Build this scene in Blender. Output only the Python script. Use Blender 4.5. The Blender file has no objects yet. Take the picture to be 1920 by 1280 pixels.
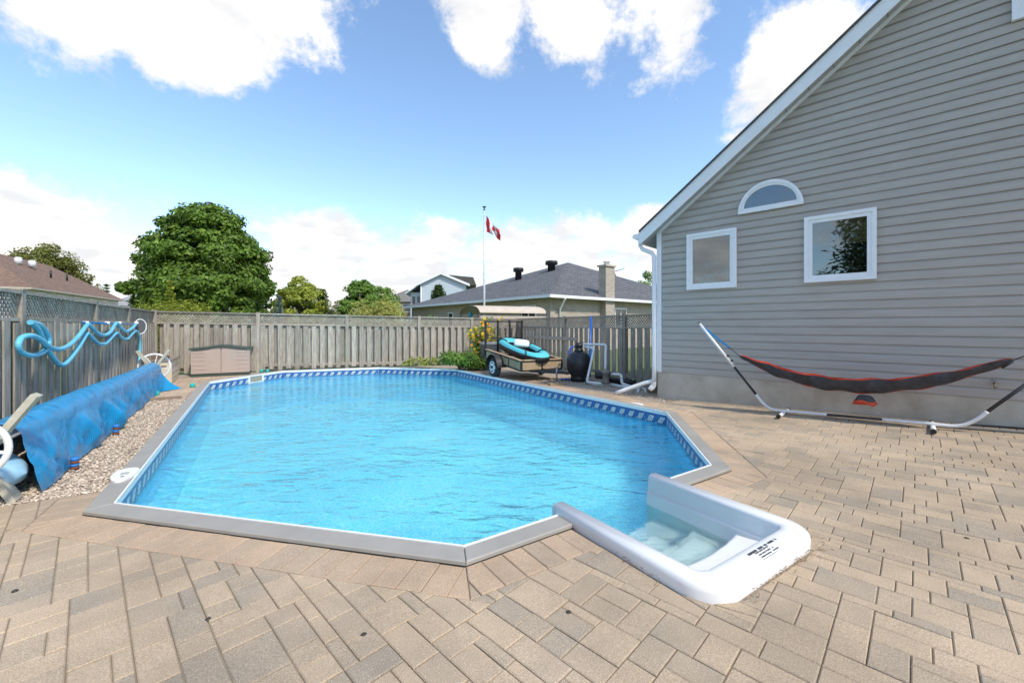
import bpy, bmesh, math, random
import numpy as np
from mathutils import Vector, Matrix
from mathutils.geometry import delaunay_2d_cdt
R = math.radians
random.seed(7); rng = np.random.default_rng(7)
scene = bpy.context.scene
COL = scene.collection

# ------------------------------------------------------------------ camera
F, HY, CH = 780.0, 610.0, 1.4            # focal length and horizon in photo pixels, camera height in metres
cam = bpy.data.cameras.new('camera'); camo = bpy.data.objects.new('camera', cam); COL.objects.link(camo)
cam.sensor_width = 36; cam.lens = 36 * F / 1920; cam.shift_y = (HY - 640) / 1920
cam.clip_start = 0.05; cam.clip_end = 2000
camo.location = (0, 0, CH); camo.rotation_euler = (R(90), 0, 0)
scene.camera = camo

# ------------------------------------------------------------------ sky, sun, exposure
SUN_AZ = math.atan2(-0.72, 0.70); SUN_EL = R(50)   # direction towards the sun
world = bpy.data.worlds.new('World'); scene.world = world; world.use_nodes = True
def px_dir(x, y):
    v = Vector(((x - 960) / F, 1, (HY - y) / F)); v.normalize(); return v
def build_world():
    nt = world.node_tree; N = nt.nodes; L = nt.links; N.clear()
    def n(t, **k):
        o = N.new(t)
        for a, b in k.items(): setattr(o, a, b)
        return o
    def math_(op, a, b=None, c=None, clamp=False):
        m = n('ShaderNodeMath', operation=op); m.use_clamp = clamp
        for i, v in enumerate((a, b, c)):
            if v is None: continue
            if isinstance(v, (int, float)): m.inputs[i].default_value = v
            else: L.new(v, m.inputs[i])
        return m.outputs[0]
    out = n('ShaderNodeOutputWorld')
    sky = n('ShaderNodeTexSky', sky_type='NISHITA'); sky.sun_disc = False
    sky.sun_elevation = SUN_EL; sky.sun_rotation = math.pi / 2 - SUN_AZ
    sky.air_density = 1.0; sky.dust_density = 0.3; sky.ozone_density = 0.9; sky.altitude = 100
    bg1 = n('ShaderNodeBackground'); bg1.inputs[1].default_value = 0.14
    tint = n('ShaderNodeMix', data_type='RGBA', blend_type='MULTIPLY'); tint.inputs[0].default_value = 1; L.new(sky.outputs[0], tint.inputs[6]); tint.inputs[7].default_value = (.93, 1.0, 1.02, 1); L.new(tint.outputs[2], bg1.inputs[0])
    tc = n('ShaderNodeTexCoord'); d = tc.outputs['Generated']
    sep = n('ShaderNodeSeparateXYZ'); L.new(d, sep.inputs[0]); z = sep.outputs[2]
    # flat cloud-layer coordinates: direction divided by height above the horizon
    den = math_('ADD', math_('MAXIMUM', z, 0.0), 0.22)
    cmb = n('ShaderNodeCombineXYZ'); L.new(math_('DIVIDE', sep.outputs[0], den), cmb.inputs[0]); L.new(math_('DIVIDE', sep.outputs[1], den), cmb.inputs[1]); L.new(math_('MULTIPLY', z, 2.5), cmb.inputs[2])
    nz = n('ShaderNodeTexNoise'); nz.inputs['Scale'].default_value = 1.9; nz.inputs['Detail'].default_value = 10; nz.inputs['Roughness'].default_value = 0.58; nz.inputs['Distortion'].default_value = 0.25
    L.new(cmb.outputs[0], nz.inputs['Vector'])
    nf = n('ShaderNodeTexNoise'); nf.inputs['Scale'].default_value = 7; nf.inputs['Detail'].default_value = 9; nf.inputs['Roughness'].default_value = 0.68
    L.new(d, nf.inputs['Vector'])
    # cloud bank low over the whole horizon
    mr = n('ShaderNodeMapRange', interpolation_type='SMOOTHSTEP'); L.new(z, mr.inputs[0])
    mr.inputs[1].default_value = 0.31; mr.inputs[2].default_value = 0.19; mr.inputs[3].default_value = -0.14; mr.inputs[4].default_value = 0.36
    # broken cloud overhead
    mh = n('ShaderNodeMapRange', interpolation_type='SMOOTHSTEP'); L.new(z, mh.inputs[0])
    mh.inputs[1].default_value = 0.54; mh.inputs[2].default_value = 0.78; mh.inputs[3].default_value = 0.0; mh.inputs[4].default_value = 0.26
    bias = math_('ADD', mr.outputs[0], mh.outputs[0])
    blobs = [(60, -40, .20, .26), (250, -10, .20, .26), (430, 30, .15, .24), (600, -10, .14, .22), (400, 110, .10, .20), (220, 90, .09, .16),
             (880, 20, .10, .24), (1000, -10, .20, .27), (1180, 15, .19, .26), (1340, 25, .14, .26), (920, 95, .08, .22), (1060, 60, .08, .2),
             (1420, 205, .09, .26), (1500, 120, .11, .28), (1580, 50, .14, .28), (1340, 240, .06, .22), (1262, 212, .04, .2),
             (754, 95, .04, .2), (1190, 165, .025, .18), (30, 400, .09, .14), (600, 430, .09, .12), (1010, 420, .09, .12), (1250, 420, .1, .12), (800, 460, .1, .1),
             (900, 260, .22, -.16), (200, 270, .17, -.16), (450, 290, .15, -.14), (1180, 270, .12, -.14), (760, 30, .05, -.12)]
    for (x, y, r, w) in blobs:
        dv = n('ShaderNodeVectorMath', operation='DISTANCE'); L.new(d, dv.inputs[0]); dv.inputs[1].default_value = px_dir(x, y)
        m = n('ShaderNodeMapRange', interpolation_type='SMOOTHSTEP'); L.new(dv.outputs['Value'], m.inputs[0])
        m.inputs[1].default_value = r * 1.25; m.inputs[2].default_value = r * 0.45; m.inputs[3].default_value = 0; m.inputs[4].default_value = w * (.98 if w > 0 else 1)
        bias = math_('ADD', bias, m.outputs[0])
    dens = math_('ADD', math_('MULTIPLY', nz.outputs[0], 0.9), bias)
    dens = math_('ADD', dens, math_('MULTIPLY', math_('SUBTRACT', nf.outputs[0], 0.5), 1.35))
    mk = n('ShaderNodeMapRange', interpolation_type='SMOOTHSTEP'); L.new(dens, mk.inputs[0])
    mk.inputs[1].default_value = 0.56; mk.inputs[2].default_value = 0.86
    # soft grey modelling inside thick cloud
    ng = n('ShaderNodeTexNoise'); ng.inputs['Scale'].default_value = 4.5; ng.inputs['Detail'].default_value = 5; L.new(cmb.outputs[0], ng.inputs['Vector'])
    cr = n('ShaderNodeMapRange'); L.new(ng.outputs[0], cr.inputs[0]); cr.inputs[1].default_value = .38; cr.inputs[2].default_value = .60; cr.inputs[3].default_value = 0.0; cr.inputs[4].default_value = 1.0
    mixc = n('ShaderNodeMix', data_type='RGBA'); L.new(cr.outputs[0], mixc.inputs[0])
    mixc.inputs[6].default_value = (0.74, 0.75, 0.77, 1); mixc.inputs[7].default_value = (1.0, 0.965, 0.915, 1)
    bg2 = n('ShaderNodeBackground'); bg2.inputs[1].default_value = 0.60; L.new(mixc.outputs[2], bg2.inputs[0])
    ms = n('ShaderNodeMixShader'); L.new(mk.outputs[0], ms.inputs[0]); L.new(bg1.outputs[0], ms.inputs[1]); L.new(bg2.outputs[0], ms.inputs[2])
    L.new(ms.outputs[0], out.inputs[0])
build_world()
sl = bpy.data.lights.new('sun', 'SUN'); sl.energy = 2.0; sl.angle = R(4); sl.color = (1.0, 0.92, 0.80)
so = bpy.data.objects.new('sun', sl); COL.objects.link(so)
so.rotation_euler = Vector((-math.cos(SUN_AZ) * math.cos(SUN_EL), -math.sin(SUN_AZ) * math.cos(SUN_EL), -math.sin(SUN_EL))).to_track_quat('-Z', 'Y').to_euler()
so.location = (6, -8, 20)
vs = scene.view_settings; vs.view_transform = 'Standard'; vs.look = 'None'; vs.exposure = 1.03; vs.gamma = 1; vs.use_curve_mapping = False
scene.cycles.max_bounces = 8; scene.cycles.transparent_max_bounces = 16

# ------------------------------------------------------------------ helpers
def gp(x, y, h=0.0):                      # photo pixel -> point on the level z = h
    Y = F * (CH - h) / (y - HY); return Vector(((x - 960) / F * Y, Y, h))
def at(x, y, Y):                          # photo pixel at a known distance
    return Vector(((x - 960) / F * Y, Y, CH + (HY - y) * Y / F))
class Frame:                              # local axes: a, b on the ground, z up
    def __init__(s, o, ang):
        s.o = Vector((o[0], o[1], 0)); s.e1 = Vector((math.cos(ang), math.sin(ang), 0)); s.e2 = Vector((-s.e1.y, s.e1.x, 0))
    def __call__(s, a, b, z=0.0): return s.o + s.e1 * a + s.e2 * b + Vector((0, 0, z))
    def inv(s, p):
        v = Vector((p[0], p[1], 0)) - s.o; return v.dot(s.e1), v.dot(s.e2)
    def ray(s, x, y, b=0.0):              # photo pixel -> (a, z) on the vertical plane b
        k = (x - 960) / F; p = s.o + s.e2 * b
        a = (k * p.y - p.x) / (s.e1.x - k * s.e1.y); q = p + s.e1 * a
        return a, CH + (HY - y) * q.y / F

ORG = {}
def tag(o, label=None, cat=None, group=None, kind=None):
    if label: o['label'] = label
    if cat: o['category'] = cat
    if group: o['group'] = group
    if kind: o['kind'] = kind
    return o
def thing(name, loc, label, cat, group=None, kind=None):
    o = bpy.data.objects.new(name, None); COL.objects.link(o); o.location = loc; o.empty_display_size = .2
    ORG[o.name] = Vector(loc); return tag(o, label, cat, group, kind)

class MB:
    def __init__(s): s.v = []; s.f = []; s.sm = []
    def add(s, vs, fs, smooth=False):
        k = len(s.v); s.v += [tuple(v) for v in vs]; s.f += [tuple(i + k for i in f) for f in fs]; s.sm += [smooth] * len(fs); return s
    def box(s, o, x, y, z):               # origin corner and three edge vectors
        o, x, y, z = map(Vector, (o, x, y, z))
        if x.cross(y).dot(z) < 0: o = o + x; x = -x
        v = [o, o + x, o + x + y, o + y, o + z, o + x + z, o + x + y + z, o + y + z]
        return s.add(v, [(0, 3, 2, 1), (4, 5, 6, 7), (0, 1, 5, 4), (1, 2, 6, 5), (2, 3, 7, 6), (3, 0, 4, 7)])
    def fbox(s, fr, a0, a1, b0, b1, z0, z1):
        return s.box(fr(a0, b0, z0), fr.e1 * (a1 - a0), fr.e2 * (b1 - b0), (0, 0, z1 - z0))
    def beam(s, p, q, w, h, up=(0, 0, 1)):
        p, q = Vector(p), Vector(q); d = (q - p).normalized(); r = d.cross(Vector(up))
        if r.length < 1e-4: r = d.cross(Vector((1, 0, 0)))
        r.normalize(); u = r.cross(d); return s.box(p - r * w / 2 - u * h / 2, r * w, u * h, q - p)
    def tube(s, pts, r, n=10, caps=True, closed=False):
        P = [Vector(p) for p in pts]; m = len(P); rs = r if isinstance(r, (list, tuple)) else [r] * m
        vs = []; prev = None
        for i in range(m):
            if closed: t = P[(i + 1) % m] - P[i - 1]
            else: t = P[min(i + 1, m - 1)] - P[max(i - 1, 0)]
            if t.length < 1e-9: t = Vector((0, 0, 1))
            t.normalize()
            if prev is None:
                u = t.cross(Vector((0, 0, 1)));
                if u.length < .05: u = t.cross(Vector((1, 0, 0)))
            else: u = prev - t * prev.dot(t)
            u.normalize(); prev = u; w = t.cross(u)
            for k in range(n):
                c = 2 * math.pi * k / n; vs.append(P[i] + (u * math.cos(c) + w * math.sin(c)) * rs[i])
        fs = []
        for i in range(m if closed else m - 1):
            j = (i + 1) % m
            for k in range(n): fs.append((i * n + k, i * n + (k + 1) % n, j * n + (k + 1) % n, j * n + k))
        s.add(vs, fs, True)
        if caps and not closed:
            k = len(s.v) - len(vs); s.f.append(tuple(k + i for i in range(n))[::-1]); s.sm.append(False)
            s.f.append(tuple(k + (m - 1) * n + i for i in range(n))); s.sm.append(False)
        return s
    def lathe(s, c, prof, n=20, axis=(0, 0, 1), caps=True):
        ax = Vector(axis).normalized(); u = ax.cross(Vector((0.3, 1, 0.1))).normalized(); w = ax.cross(u); c = Vector(c); vs = []
        for (r, h) in prof:
            for k in range(n):
                t = 2 * math.pi * k / n; vs.append(c + ax * h + (u * math.cos(t) + w * math.sin(t)) * r)
        fs = [(i * n + k, i * n + (k + 1) % n, (i + 1) * n + (k + 1) % n, (i + 1) * n + k) for i in range(len(prof) - 1) for k in range(n)]
        if caps: fs.append(tuple(range(n))[::-1]); fs.append(tuple((len(prof) - 1) * n + k for k in range(n)))
        return s.add(vs, fs, True)
    def prism(s, poly, z0, z1):
        n = len(poly); v = [(p[0], p[1], z0) for p in poly] + [(p[0], p[1], z1) for p in poly]
        return s.add(v, [tuple(range(n))[::-1], tuple(range(n, 2 * n))] + [(i, (i + 1) % n, n + (i + 1) % n, n + i) for i in range(n)])
    def slab(s, poly, off):               # polygon of 3-D points thickened along off
        n = len(poly); off = Vector(off); v = [Vector(p) for p in poly] + [Vector(p) + off for p in poly]
        return s.add(v, [tuple(range(n))[::-1], tuple(range(n, 2 * n))] + [(i, (i + 1) % n, n + (i + 1) % n, n + i) for i in range(n)])
    def build(s, name, mat, parent=None, origin=None, label=None, cat=None, group=None, kind=None, fix=True):
        if parent is not None: o3 = ORG[parent.name]
        else: o3 = Vector(origin) if origin is not None else Vector((0, 0, 0))
        me = bpy.data.meshes.new(name); V = np.array([tuple(v) for v in s.v], dtype=float) - np.array(o3)
        me.from_pydata(V.tolist(), [], s.f)
        me.polygons.foreach_set('use_smooth', s.sm); me.materials.append(mat)
        if fix and len(s.f) < 20000:
            bm = bmesh.new(); bm.from_mesh(me); bmesh.ops.recalc_face_normals(bm, faces=bm.faces); bm.to_mesh(me); bm.free()
        o = bpy.data.objects.new(name, me); COL.objects.link(o)
        if parent is not None: o.parent = parent
        else: o.location = o3
        ORG[o.name] = o3
        return tag(o, label, cat, group, kind)
def copy_tree(o, loc, parent=None):
    c = o.copy(); COL.objects.link(c); c.parent = parent
    if parent is None: c.location = loc
    for ch in o.children: copy_tree(ch, None, c)
    return c
def arc(c, u, w, r, a0, a1, n):
    c, u, w = Vector(c), Vector(u), Vector(w)
    return [c + u * r * math.cos(a0 + (a1 - a0) * i / n) + w * r * math.sin(a0 + (a1 - a0) * i / n) for i in range(n + 1)]
def smooth_path(pts, k=5):
    P = [Vector(p) for p in pts]; o = []
    for i in range(len(P) - 1):
        a, b, c, d = P[max(i - 1, 0)], P[i], P[i + 1], P[min(i + 2, len(P) - 1)]
        for j in range(k):
            t = j / k; o.append(.5 * ((2 * b) + (c - a) * t + (2 * a - 5 * b + 4 * c - d) * t * t + (3 * b - a - 3 * c + d) * t ** 3))
    o.append(P[-1]); return o
def clip(poly, p, nrm):                   # keep the side where (x-p).n >= 0
    out = []; m = len(poly)
    for i in range(m):
        a, b = poly[i], poly[(i + 1) % m]
        da = (a[0] - p[0]) * nrm[0] + (a[1] - p[1]) * nrm[1]; db = (b[0] - p[0]) * nrm[0] + (b[1] - p[1]) * nrm[1]
        if da >= 0: out.append(a)
        if da * db < 0:
            t = da / (da - db); out.append((a[0] + (b[0] - a[0]) * t, a[1] + (b[1] - a[1]) * t))
    return out
def area(poly): return .5 * sum(poly[i][0] * poly[(i + 1) % len(poly)][1] - poly[(i + 1) % len(poly)][0] * poly[i][1] for i in range(len(poly)))
def inset(poly, d):                       # convex, counter-clockwise
    out = poly; m = len(poly)
    for i in range(m):
        a, b = poly[i], poly[(i + 1) % m]; e = (b[0] - a[0], b[1] - a[1]); l = math.hypot(*e)
        if l < 1e-6: continue
        nn = (-e[1] / l, e[0] / l); out = clip(out, (a[0] + nn[0] * d, a[1] + nn[1] * d), nn)
        if len(out) < 3: return []
    return out
def offset_poly(poly, d):                 # outward offset with mitres, ccw
    m = len(poly); out = []
    for i in range(m):
        p0, p1, p2 = Vector(poly[i - 1]).to_2d(), Vector(poly[i]).to_2d(), Vector(poly[(i + 1) % m]).to_2d()
        e1 = (p1 - p0).normalized(); e2 = (p2 - p1).normalized(); n1 = Vector((e1.y, -e1.x)); n2 = Vector((e2.y, -e2.x))
        k = (n1 + n2); k = k / k.dot(n1); out.append((p1.x + k.x * d, p1.y + k.y * d))
    return out
def subtract(polys, conv):                # convex pieces minus a convex ccw polygon
    res = []
    for P in polys:
        I = P
        for i in range(len(conv)):
            a, b = conv[i], conv[(i + 1) % len(conv)]; I = clip(I, a, (-(b[1] - a[1]), b[0] - a[0]))
            if len(I) < 3: break
        if len(I) < 3 or abs(area(I)) < 1e-5: res.append(P); continue
        cur = P
        for i in range(len(conv)):
            a, b = conv[i], conv[(i + 1) % len(conv)]; nn = (-(b[1] - a[1]), b[0] - a[0])
            o = clip(cur, a, (-nn[0], -nn[1]))
            if len(o) >= 3 and abs(area(o)) > 1e-5: res.append(o)
            cur = clip(cur, a, nn)
            if len(cur) < 3: break
    return res

# ------------------------------------------------------------------ materials
def mat(name, col, rough=.6, var=.15, scale=8, bump=0., bscale=40, col2=None, metal=0., spec=.5, coat=0., rand=0., stretch=None, coords='Object', detail=5, sheen=0., trans=0.):
    m = bpy.data.materials.new(name); m.use_nodes = True; nt = m.node_tree; N, L = nt.nodes, nt.links
    p = N['Principled BSDF']; p.inputs['Roughness'].default_value = rough; p.inputs['Metallic'].default_value = metal
    p.inputs['Specular IOR Level'].default_value = spec; p.inputs['Coat Weight'].default_value = coat
    tc = N.new('ShaderNodeTexCoord'); vec = tc.outputs[coords]
    if stretch:
        mp = N.new('ShaderNodeMapping'); mp.inputs['Scale'].default_value = stretch; L.new(vec, mp.inputs[0]); vec = mp.outputs[0]
    nz = N.new('ShaderNodeTexNoise'); nz.inputs['Scale'].default_value = scale; nz.inputs['Detail'].default_value = detail; nz.inputs['Roughness'].default_value = .6; L.new(vec, nz.inputs['Vector'])
    mr = N.new('ShaderNodeMapRange'); mr.inputs[1].default_value = .3; mr.inputs[2].default_value = .7; L.new(nz.outputs[0], mr.inputs[0])
    mx = N.new('ShaderNodeMix'); mx.data_type = 'RGBA'; L.new(mr.outputs[0], mx.inputs[0])
    c2 = col2 if col2 else tuple(min(1, c * (1 + var)) for c in col); c1 = col if col2 else tuple(c * (1 - var) for c in col)
    mx.inputs[6].default_value = (*c1, 1); mx.inputs[7].default_value = (*c2, 1); outc = mx.outputs[2]
    if rand:
        oi = N.new('ShaderNodeObjectInfo'); ge = N.new('ShaderNodeNewGeometry'); ad = N.new('ShaderNodeMath'); ad.operation = 'ADD'
        L.new(oi.outputs['Random'], ad.inputs[0]); L.new(ge.outputs['Random Per Island'], ad.inputs[1])
        fr = N.new('ShaderNodeMath'); fr.operation = 'FRACT'; L.new(ad.outputs[0], fr.inputs[0])
        r2 = N.new('ShaderNodeMapRange'); L.new(fr.outputs[0], r2.inputs[0]); r2.inputs[3].default_value = 1 - rand; r2.inputs[4].default_value = 1 + rand
        hs = N.new('ShaderNodeHueSaturation'); L.new(r2.outputs[0], hs.inputs['Value']); L.new(outc, hs.inputs['Color']); outc = hs.outputs[0]
        m['_rand'] = 1
    L.new(outc, p.inputs['Base Color'])
    if bump:
        nb = N.new('ShaderNodeTexNoise'); nb.inputs['Scale'].default_value = bscale; nb.inputs['Detail'].default_value = 4; L.new(vec, nb.inputs['Vector'])
        bp = N.new('ShaderNodeBump'); bp.inputs['Strength'].default_value = bump; bp.inputs['Distance'].default_value = .02; L.new(nb.outputs[0], bp.inputs['Height']); L.new(bp.outputs[0], p.inputs['Normal'])
    return m
def leaf_mat(name, c1, c2, transl=.35, rough=.55):
    m = bpy.data.materials.new(name); m.use_nodes = True; N, L = m.node_tree.nodes, m.node_tree.links
    p = N['Principled BSDF']; p.inputs['Roughness'].default_value = rough; p.inputs['Specular IOR Level'].default_value = .35
    ge = N.new('ShaderNodeNewGeometry'); mx = N.new('ShaderNodeMix'); mx.data_type = 'RGBA'; L.new(ge.outputs['Random Per Island'], mx.inputs[0])
    mx.inputs[6].default_value = (*c1, 1); mx.inputs[7].default_value = (*c2, 1)
    tc = N.new('ShaderNodeTexCoord'); nz = N.new('ShaderNodeTexNoise'); nz.inputs['Scale'].default_value = .7; nz.inputs['Detail'].default_value = 3; L.new(tc.outputs['Object'], nz.inputs['Vector'])
    r2 = N.new('ShaderNodeMapRange'); L.new(nz.outputs[0], r2.inputs[0]); r2.inputs[1].default_value = .3; r2.inputs[2].default_value = .7; r2.inputs[3].default_value = .75; r2.inputs[4].default_value = 1.25
    hs = N.new('ShaderNodeHueSaturation'); L.new(r2.outputs[0], hs.inputs['Value']); L.new(mx.outputs[2], hs.inputs['Color'])
    L.new(hs.outputs[0], p.inputs['Base Color'])
    tr = N.new('ShaderNodeBsdfTranslucent'); L.new(hs.outputs[0], tr.inputs[0]); ms = N.new('ShaderNodeMixShader'); ms.inputs[0].default_value = transl
    L.new(p.outputs[0], ms.inputs[1]); L.new(tr.outputs[0], ms.inputs[2]); L.new(ms.outputs[0], N['Material Output'].inputs[0])
    return m
M = {}
M['fence'] = mat('weathered_wood', (.25, .215, .17), .85, scale=5, col2=(.46, .41, .34), bump=.5, bscale=30, rand=.24, stretch=(6, 6, .7))
M['fence_dark'] = mat('weathered_wood_lattice', (.25, .215, .17), .85, scale=6, col2=(.42, .375, .31), bump=.4, bscale=40, rand=.15)
M['white'] = mat('white_aluminium', (.78, .79, .80), .4, var=.03)
M['pvc'] = mat('white_pvc', (.76, .76, .74), .35, var=.05)
M['black'] = mat('black_plastic', (.018, .018, .02), .42, var=.3, scale=20)
M['black_metal'] = mat('black_painted_steel', (.02, .019, .018), .5, var=.4, scale=15)
M['rubber'] = mat('tyre_rubber', (.022, .022, .022), .85, var=.2)
M['coping'] = mat('grey_resin_coping', (.31, .29, .255), .6, var=.08, scale=5, bump=.06, bscale=120)
M['fibreglass'] = mat('white_fibreglass', (.77, .755, .73), .25, scale=2.2, col2=(.81, .80, .78), bump=.03, bscale=90)
M['concrete'] = mat('foundation_concrete', (.37, .325, .255), .9, scale=3.0, col2=(.55, .50, .42), bump=.25, bscale=60, detail=8)
M['dirt'] = mat('dirt', (.24, .19, .14), .95, scale=4, col2=(.42, .36, .28), bump=.5, bscale=50, detail=8)
def paver_mat(name, c_a, c_b, c_c):
    m = bpy.data.materials.new(name); m.use_nodes = True; N, L = m.node_tree.nodes, m.node_tree.links
    p = N['Principled BSDF']; p.inputs['Roughness'].default_value = .85; p.inputs['Specular IOR Level'].default_value = .3
    tc = N.new('ShaderNodeTexCoord'); oi = N.new('ShaderNodeObjectInfo'); ge = N.new('ShaderNodeNewGeometry')
    pos = ge.outputs['Position']
    ad = N.new('ShaderNodeMath'); ad.operation = 'ADD'; L.new(oi.outputs['Random'], ad.inputs[0]); L.new(ge.outputs['Random Per Island'], ad.inputs[1])
    fr = N.new('ShaderNodeMath'); fr.operation = 'FRACT'; L.new(ad.outputs[0], fr.inputs[0])
    n1 = N.new('ShaderNodeTexNoise'); n1.inputs['Scale'].default_value = 2.6; n1.inputs['Detail'].default_value = 4; L.new(pos, n1.inputs['Vector'])
    am = N.new('ShaderNodeMath'); am.operation = 'MULTIPLY_ADD'; L.new(fr.outputs[0], am.inputs[0]); am.inputs[1].default_value = .75; L.new(n1.outputs[0], am.inputs[2])
    ra = N.new('ShaderNodeValToRGB'); L.new(am.outputs[0], ra.inputs[0])
    e = ra.color_ramp.elements; e[0].position = .42; e[0].color = (*c_a, 1); e[1].position = 1.05; e[1].color = (*c_c, 1); x = e.new(.72); x.color = (*c_b, 1)
    # aggregate specks
    n2 = N.new('ShaderNodeTexNoise'); n2.inputs['Scale'].default_value = 190; n2.inputs['Detail'].default_value = 3; n2.inputs['Roughness'].default_value = .7; L.new(pos, n2.inputs['Vector'])
    sp = N.new('ShaderNodeMapRange'); L.new(n2.outputs[0], sp.inputs[0]); sp.inputs[1].default_value = .30; sp.inputs[2].default_value = .72; sp.inputs[3].default_value = .62; sp.inputs[4].default_value = 1.42
    hs = N.new('ShaderNodeHueSaturation'); L.new(ra.outputs[0], hs.inputs['Color']); L.new(sp.outputs[0], hs.inputs['Value'])
    vo = N.new('ShaderNodeTexVoronoi'); vo.inputs['Scale'].default_value = 75; vo.inputs['Randomness'].default_value = 1; L.new(pos, vo.inputs['Vector'])
    vm = N.new('ShaderNodeMapRange'); L.new(vo.outputs['Distance'], vm.inputs[0]); vm.inputs[1].default_value = .20; vm.inputs[2].default_value = .12; vm.inputs[3].default_value = 0; vm.inputs[4].default_value = .55
    mx = N.new('ShaderNodeMix'); mx.data_type = 'RGBA'; L.new(vm.outputs[0], mx.inputs[0]); L.new(hs.outputs[0], mx.inputs[6]); mx.inputs[7].default_value = (.66, .60, .52, 1)
    # grime blotches
    n3 = N.new('ShaderNodeTexNoise'); n3.inputs['Scale'].default_value = .9; n3.inputs['Detail'].default_value = 6; n3.inputs['Roughness'].default_value = .65; L.new(pos, n3.inputs['Vector'])
    g = N.new('ShaderNodeMapRange'); L.new(n3.outputs[0], g.inputs[0]); g.inputs[1].default_value = .38; g.inputs[2].default_value = .62; g.inputs[3].default_value = .80; g.inputs[4].default_value = 1.08
    h2 = N.new('ShaderNodeHueSaturation'); L.new(mx.outputs[2], h2.inputs['Color']); L.new(g.outputs[0], h2.inputs['Value'])
    L.new(h2.outputs[0], p.inputs['Base Color'])
    bp = N.new('ShaderNodeBump'); bp.inputs['Strength'].default_value = .35; bp.inputs['Distance'].default_value = .006; L.new(n2.outputs[0], bp.inputs['Height']); L.new(bp.outputs[0], p.inputs['Normal'])
    return m
M['paver'] = paver_mat('concrete_paver', (.32, .265, .20), (.395, .31, .22), (.45, .345, .235))
M['border'] = paver_mat('border_paver', (.37, .29, .205), (.43, .32, .22), (.47, .34, .23))

# ------------------------------------------------------------------ plan of the place
HOUSE = Frame((2.87, 8.15), R(-44.3))            # a along the gable wall, b < 0 in front of it
px_in = [(212.5, 943), (870, 1024), (1335, 871), (1251, 772.5), (854, 692), (710, 688.5), (530, 695), (393.5, 715)]
CZ = .03                                          # top of the coping
INNER = [tuple(gp(x, y, CZ)[:2]) for x, y in px_in]     # counter-clockwise A B D E F Q P G
COPE = offset_poly(INNER, .155); BORDER = offset_poly(INNER, .155 + .27)
POOL = Frame((-2.41, 8.27), R(32.7))             # a across the pool, b along its length
Bv = Vector(INNER[1]); Dv = Vector(INNER[2]); rdir = (Dv - Bv).normalized()
STEP = Frame(Bv, math.atan2(rdir.y, rdir.x))      # a along the pool edge, -b outward
SA0, SA1, SD = .76, 1.97, 1.19
FIELD_B = -3.42
def ground_z(x, y): return .055 * max(0, x - 2.9)
# fence corners
FC0 = Vector((-10.09, 11.69, 0)); FC1 = Vector((.25, 15.86, 0)); FC2 = Vector((3.86, 9.27, 0)); FCL = FC0 + Vector((.53, -.848, 0)) * 11.5

# ------------------------------------------------------------------ ground sheet with the pool cut out
def stepped_hole():
    P = offset_poly(INNER, .07)
    b = P[:2] + [tuple(STEP(SA0 + .05, -.07)[:2]), tuple(STEP(SA0 + .05, -SD + .06)[:2]), tuple(STEP(SA1 - .05, -SD + .06)[:2]), tuple(STEP(SA1 - .05, -.07)[:2])] + P[2:]
    return b
def sheet(name, outer, holes, z, material, label=None, kind='structure', cat=None, sub=None):
    vs = []; es = []
    for loop in [outer] + holes:
        k = len(vs); vs += [Vector((p[0], p[1])) for p in loop]; es += [(k + i, k + (i + 1) % len(loop)) for i in range(len(loop))]
    v, e, f, *_ = delaunay_2d_cdt(vs, es, [], 1, 1e-6)
    def inside(pt, loop):
        c = False
        for i in range(len(loop)):
            a, b = loop[i], loop[i - 1]
            if (a[1] > pt.y) != (b[1] > pt.y) and pt.x < (b[0] - a[0]) * (pt.y - a[1]) / (b[1] - a[1]) + a[0]: c = not c
        return c
    keep = []
    for t in f:
        c = sum((v[i] for i in t), Vector((0, 0))) / len(t)
        if inside(c, outer) and not any(inside(c, h) for h in holes): keep.append(t)
    m = MB(); m.add([(p.x, p.y, z(p.x, p.y) if callable(z) else z) for p in v], keep)
    return m.build(name, material, label=label, kind=kind, cat=cat, fix=False)
HOLE = stepped_hole()
M['lawn'] = mat('lawn', (.07, .11, .03), .95, scale=3, col2=(.13, .17, .05), bump=.5, bscale=60)
sheet('ground', [(-300, -120), (300, -120), (300, 500), (-300, 500)], [HOLE], -.075, M['lawn'])
M['sand'] = mat('joint_sand', (.20, .16, .115), .95, scale=6, col2=(.30, .25, .18), bump=.3, bscale=80)
yard = [tuple(FCL[:2]), (-2.5, -3.5), (9, -3.5), tuple(HOUSE(9, .2)[:2]), tuple(HOUSE(.0, .2)[:2]), tuple(FC2[:2]), tuple(FC1[:2]), tuple(FC0[:2])]
def sand_z(x, y): return ground_z(x, y) - .0125
# subdivide yard sand by a kink line at x = 2.9 so that the slope is exact
yl = clip([(p[0], p[1]) for p in yard], (2.9, 0), (-1, 0)); yr = clip([(p[0], p[1]) for p in yard], (2.9, 0), (1, 0))
sheet('yard_soil', yl, [HOLE], sand_z, M['dirt'])
sheet('joint_sand', yr, [], sand_z, M['sand'])
front = clip(yl, POOL(0, FIELD_B), (-POOL.e2.x, -POOL.e2.y))
# joint sand under the front patio: ring pieces that avoid the pool hole
bed = MB()
pieces = subtract([front], offset_poly(INNER, .07))
stepq = [tuple(STEP(SA0 + .05, -SD + .06)[:2]), tuple(STEP(SA1 - .05, -SD + .06)[:2]), tuple(STEP(SA1 - .05, .1)[:2]), tuple(STEP(SA0 + .05, .1)[:2])]
for P in subtract(pieces, stepq): bed.add([(p[0], p[1], -.0095) for p in P], [tuple(range(len(P)))])
bed.build('paver_bed', M['sand'], kind='structure', fix=False)

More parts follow.
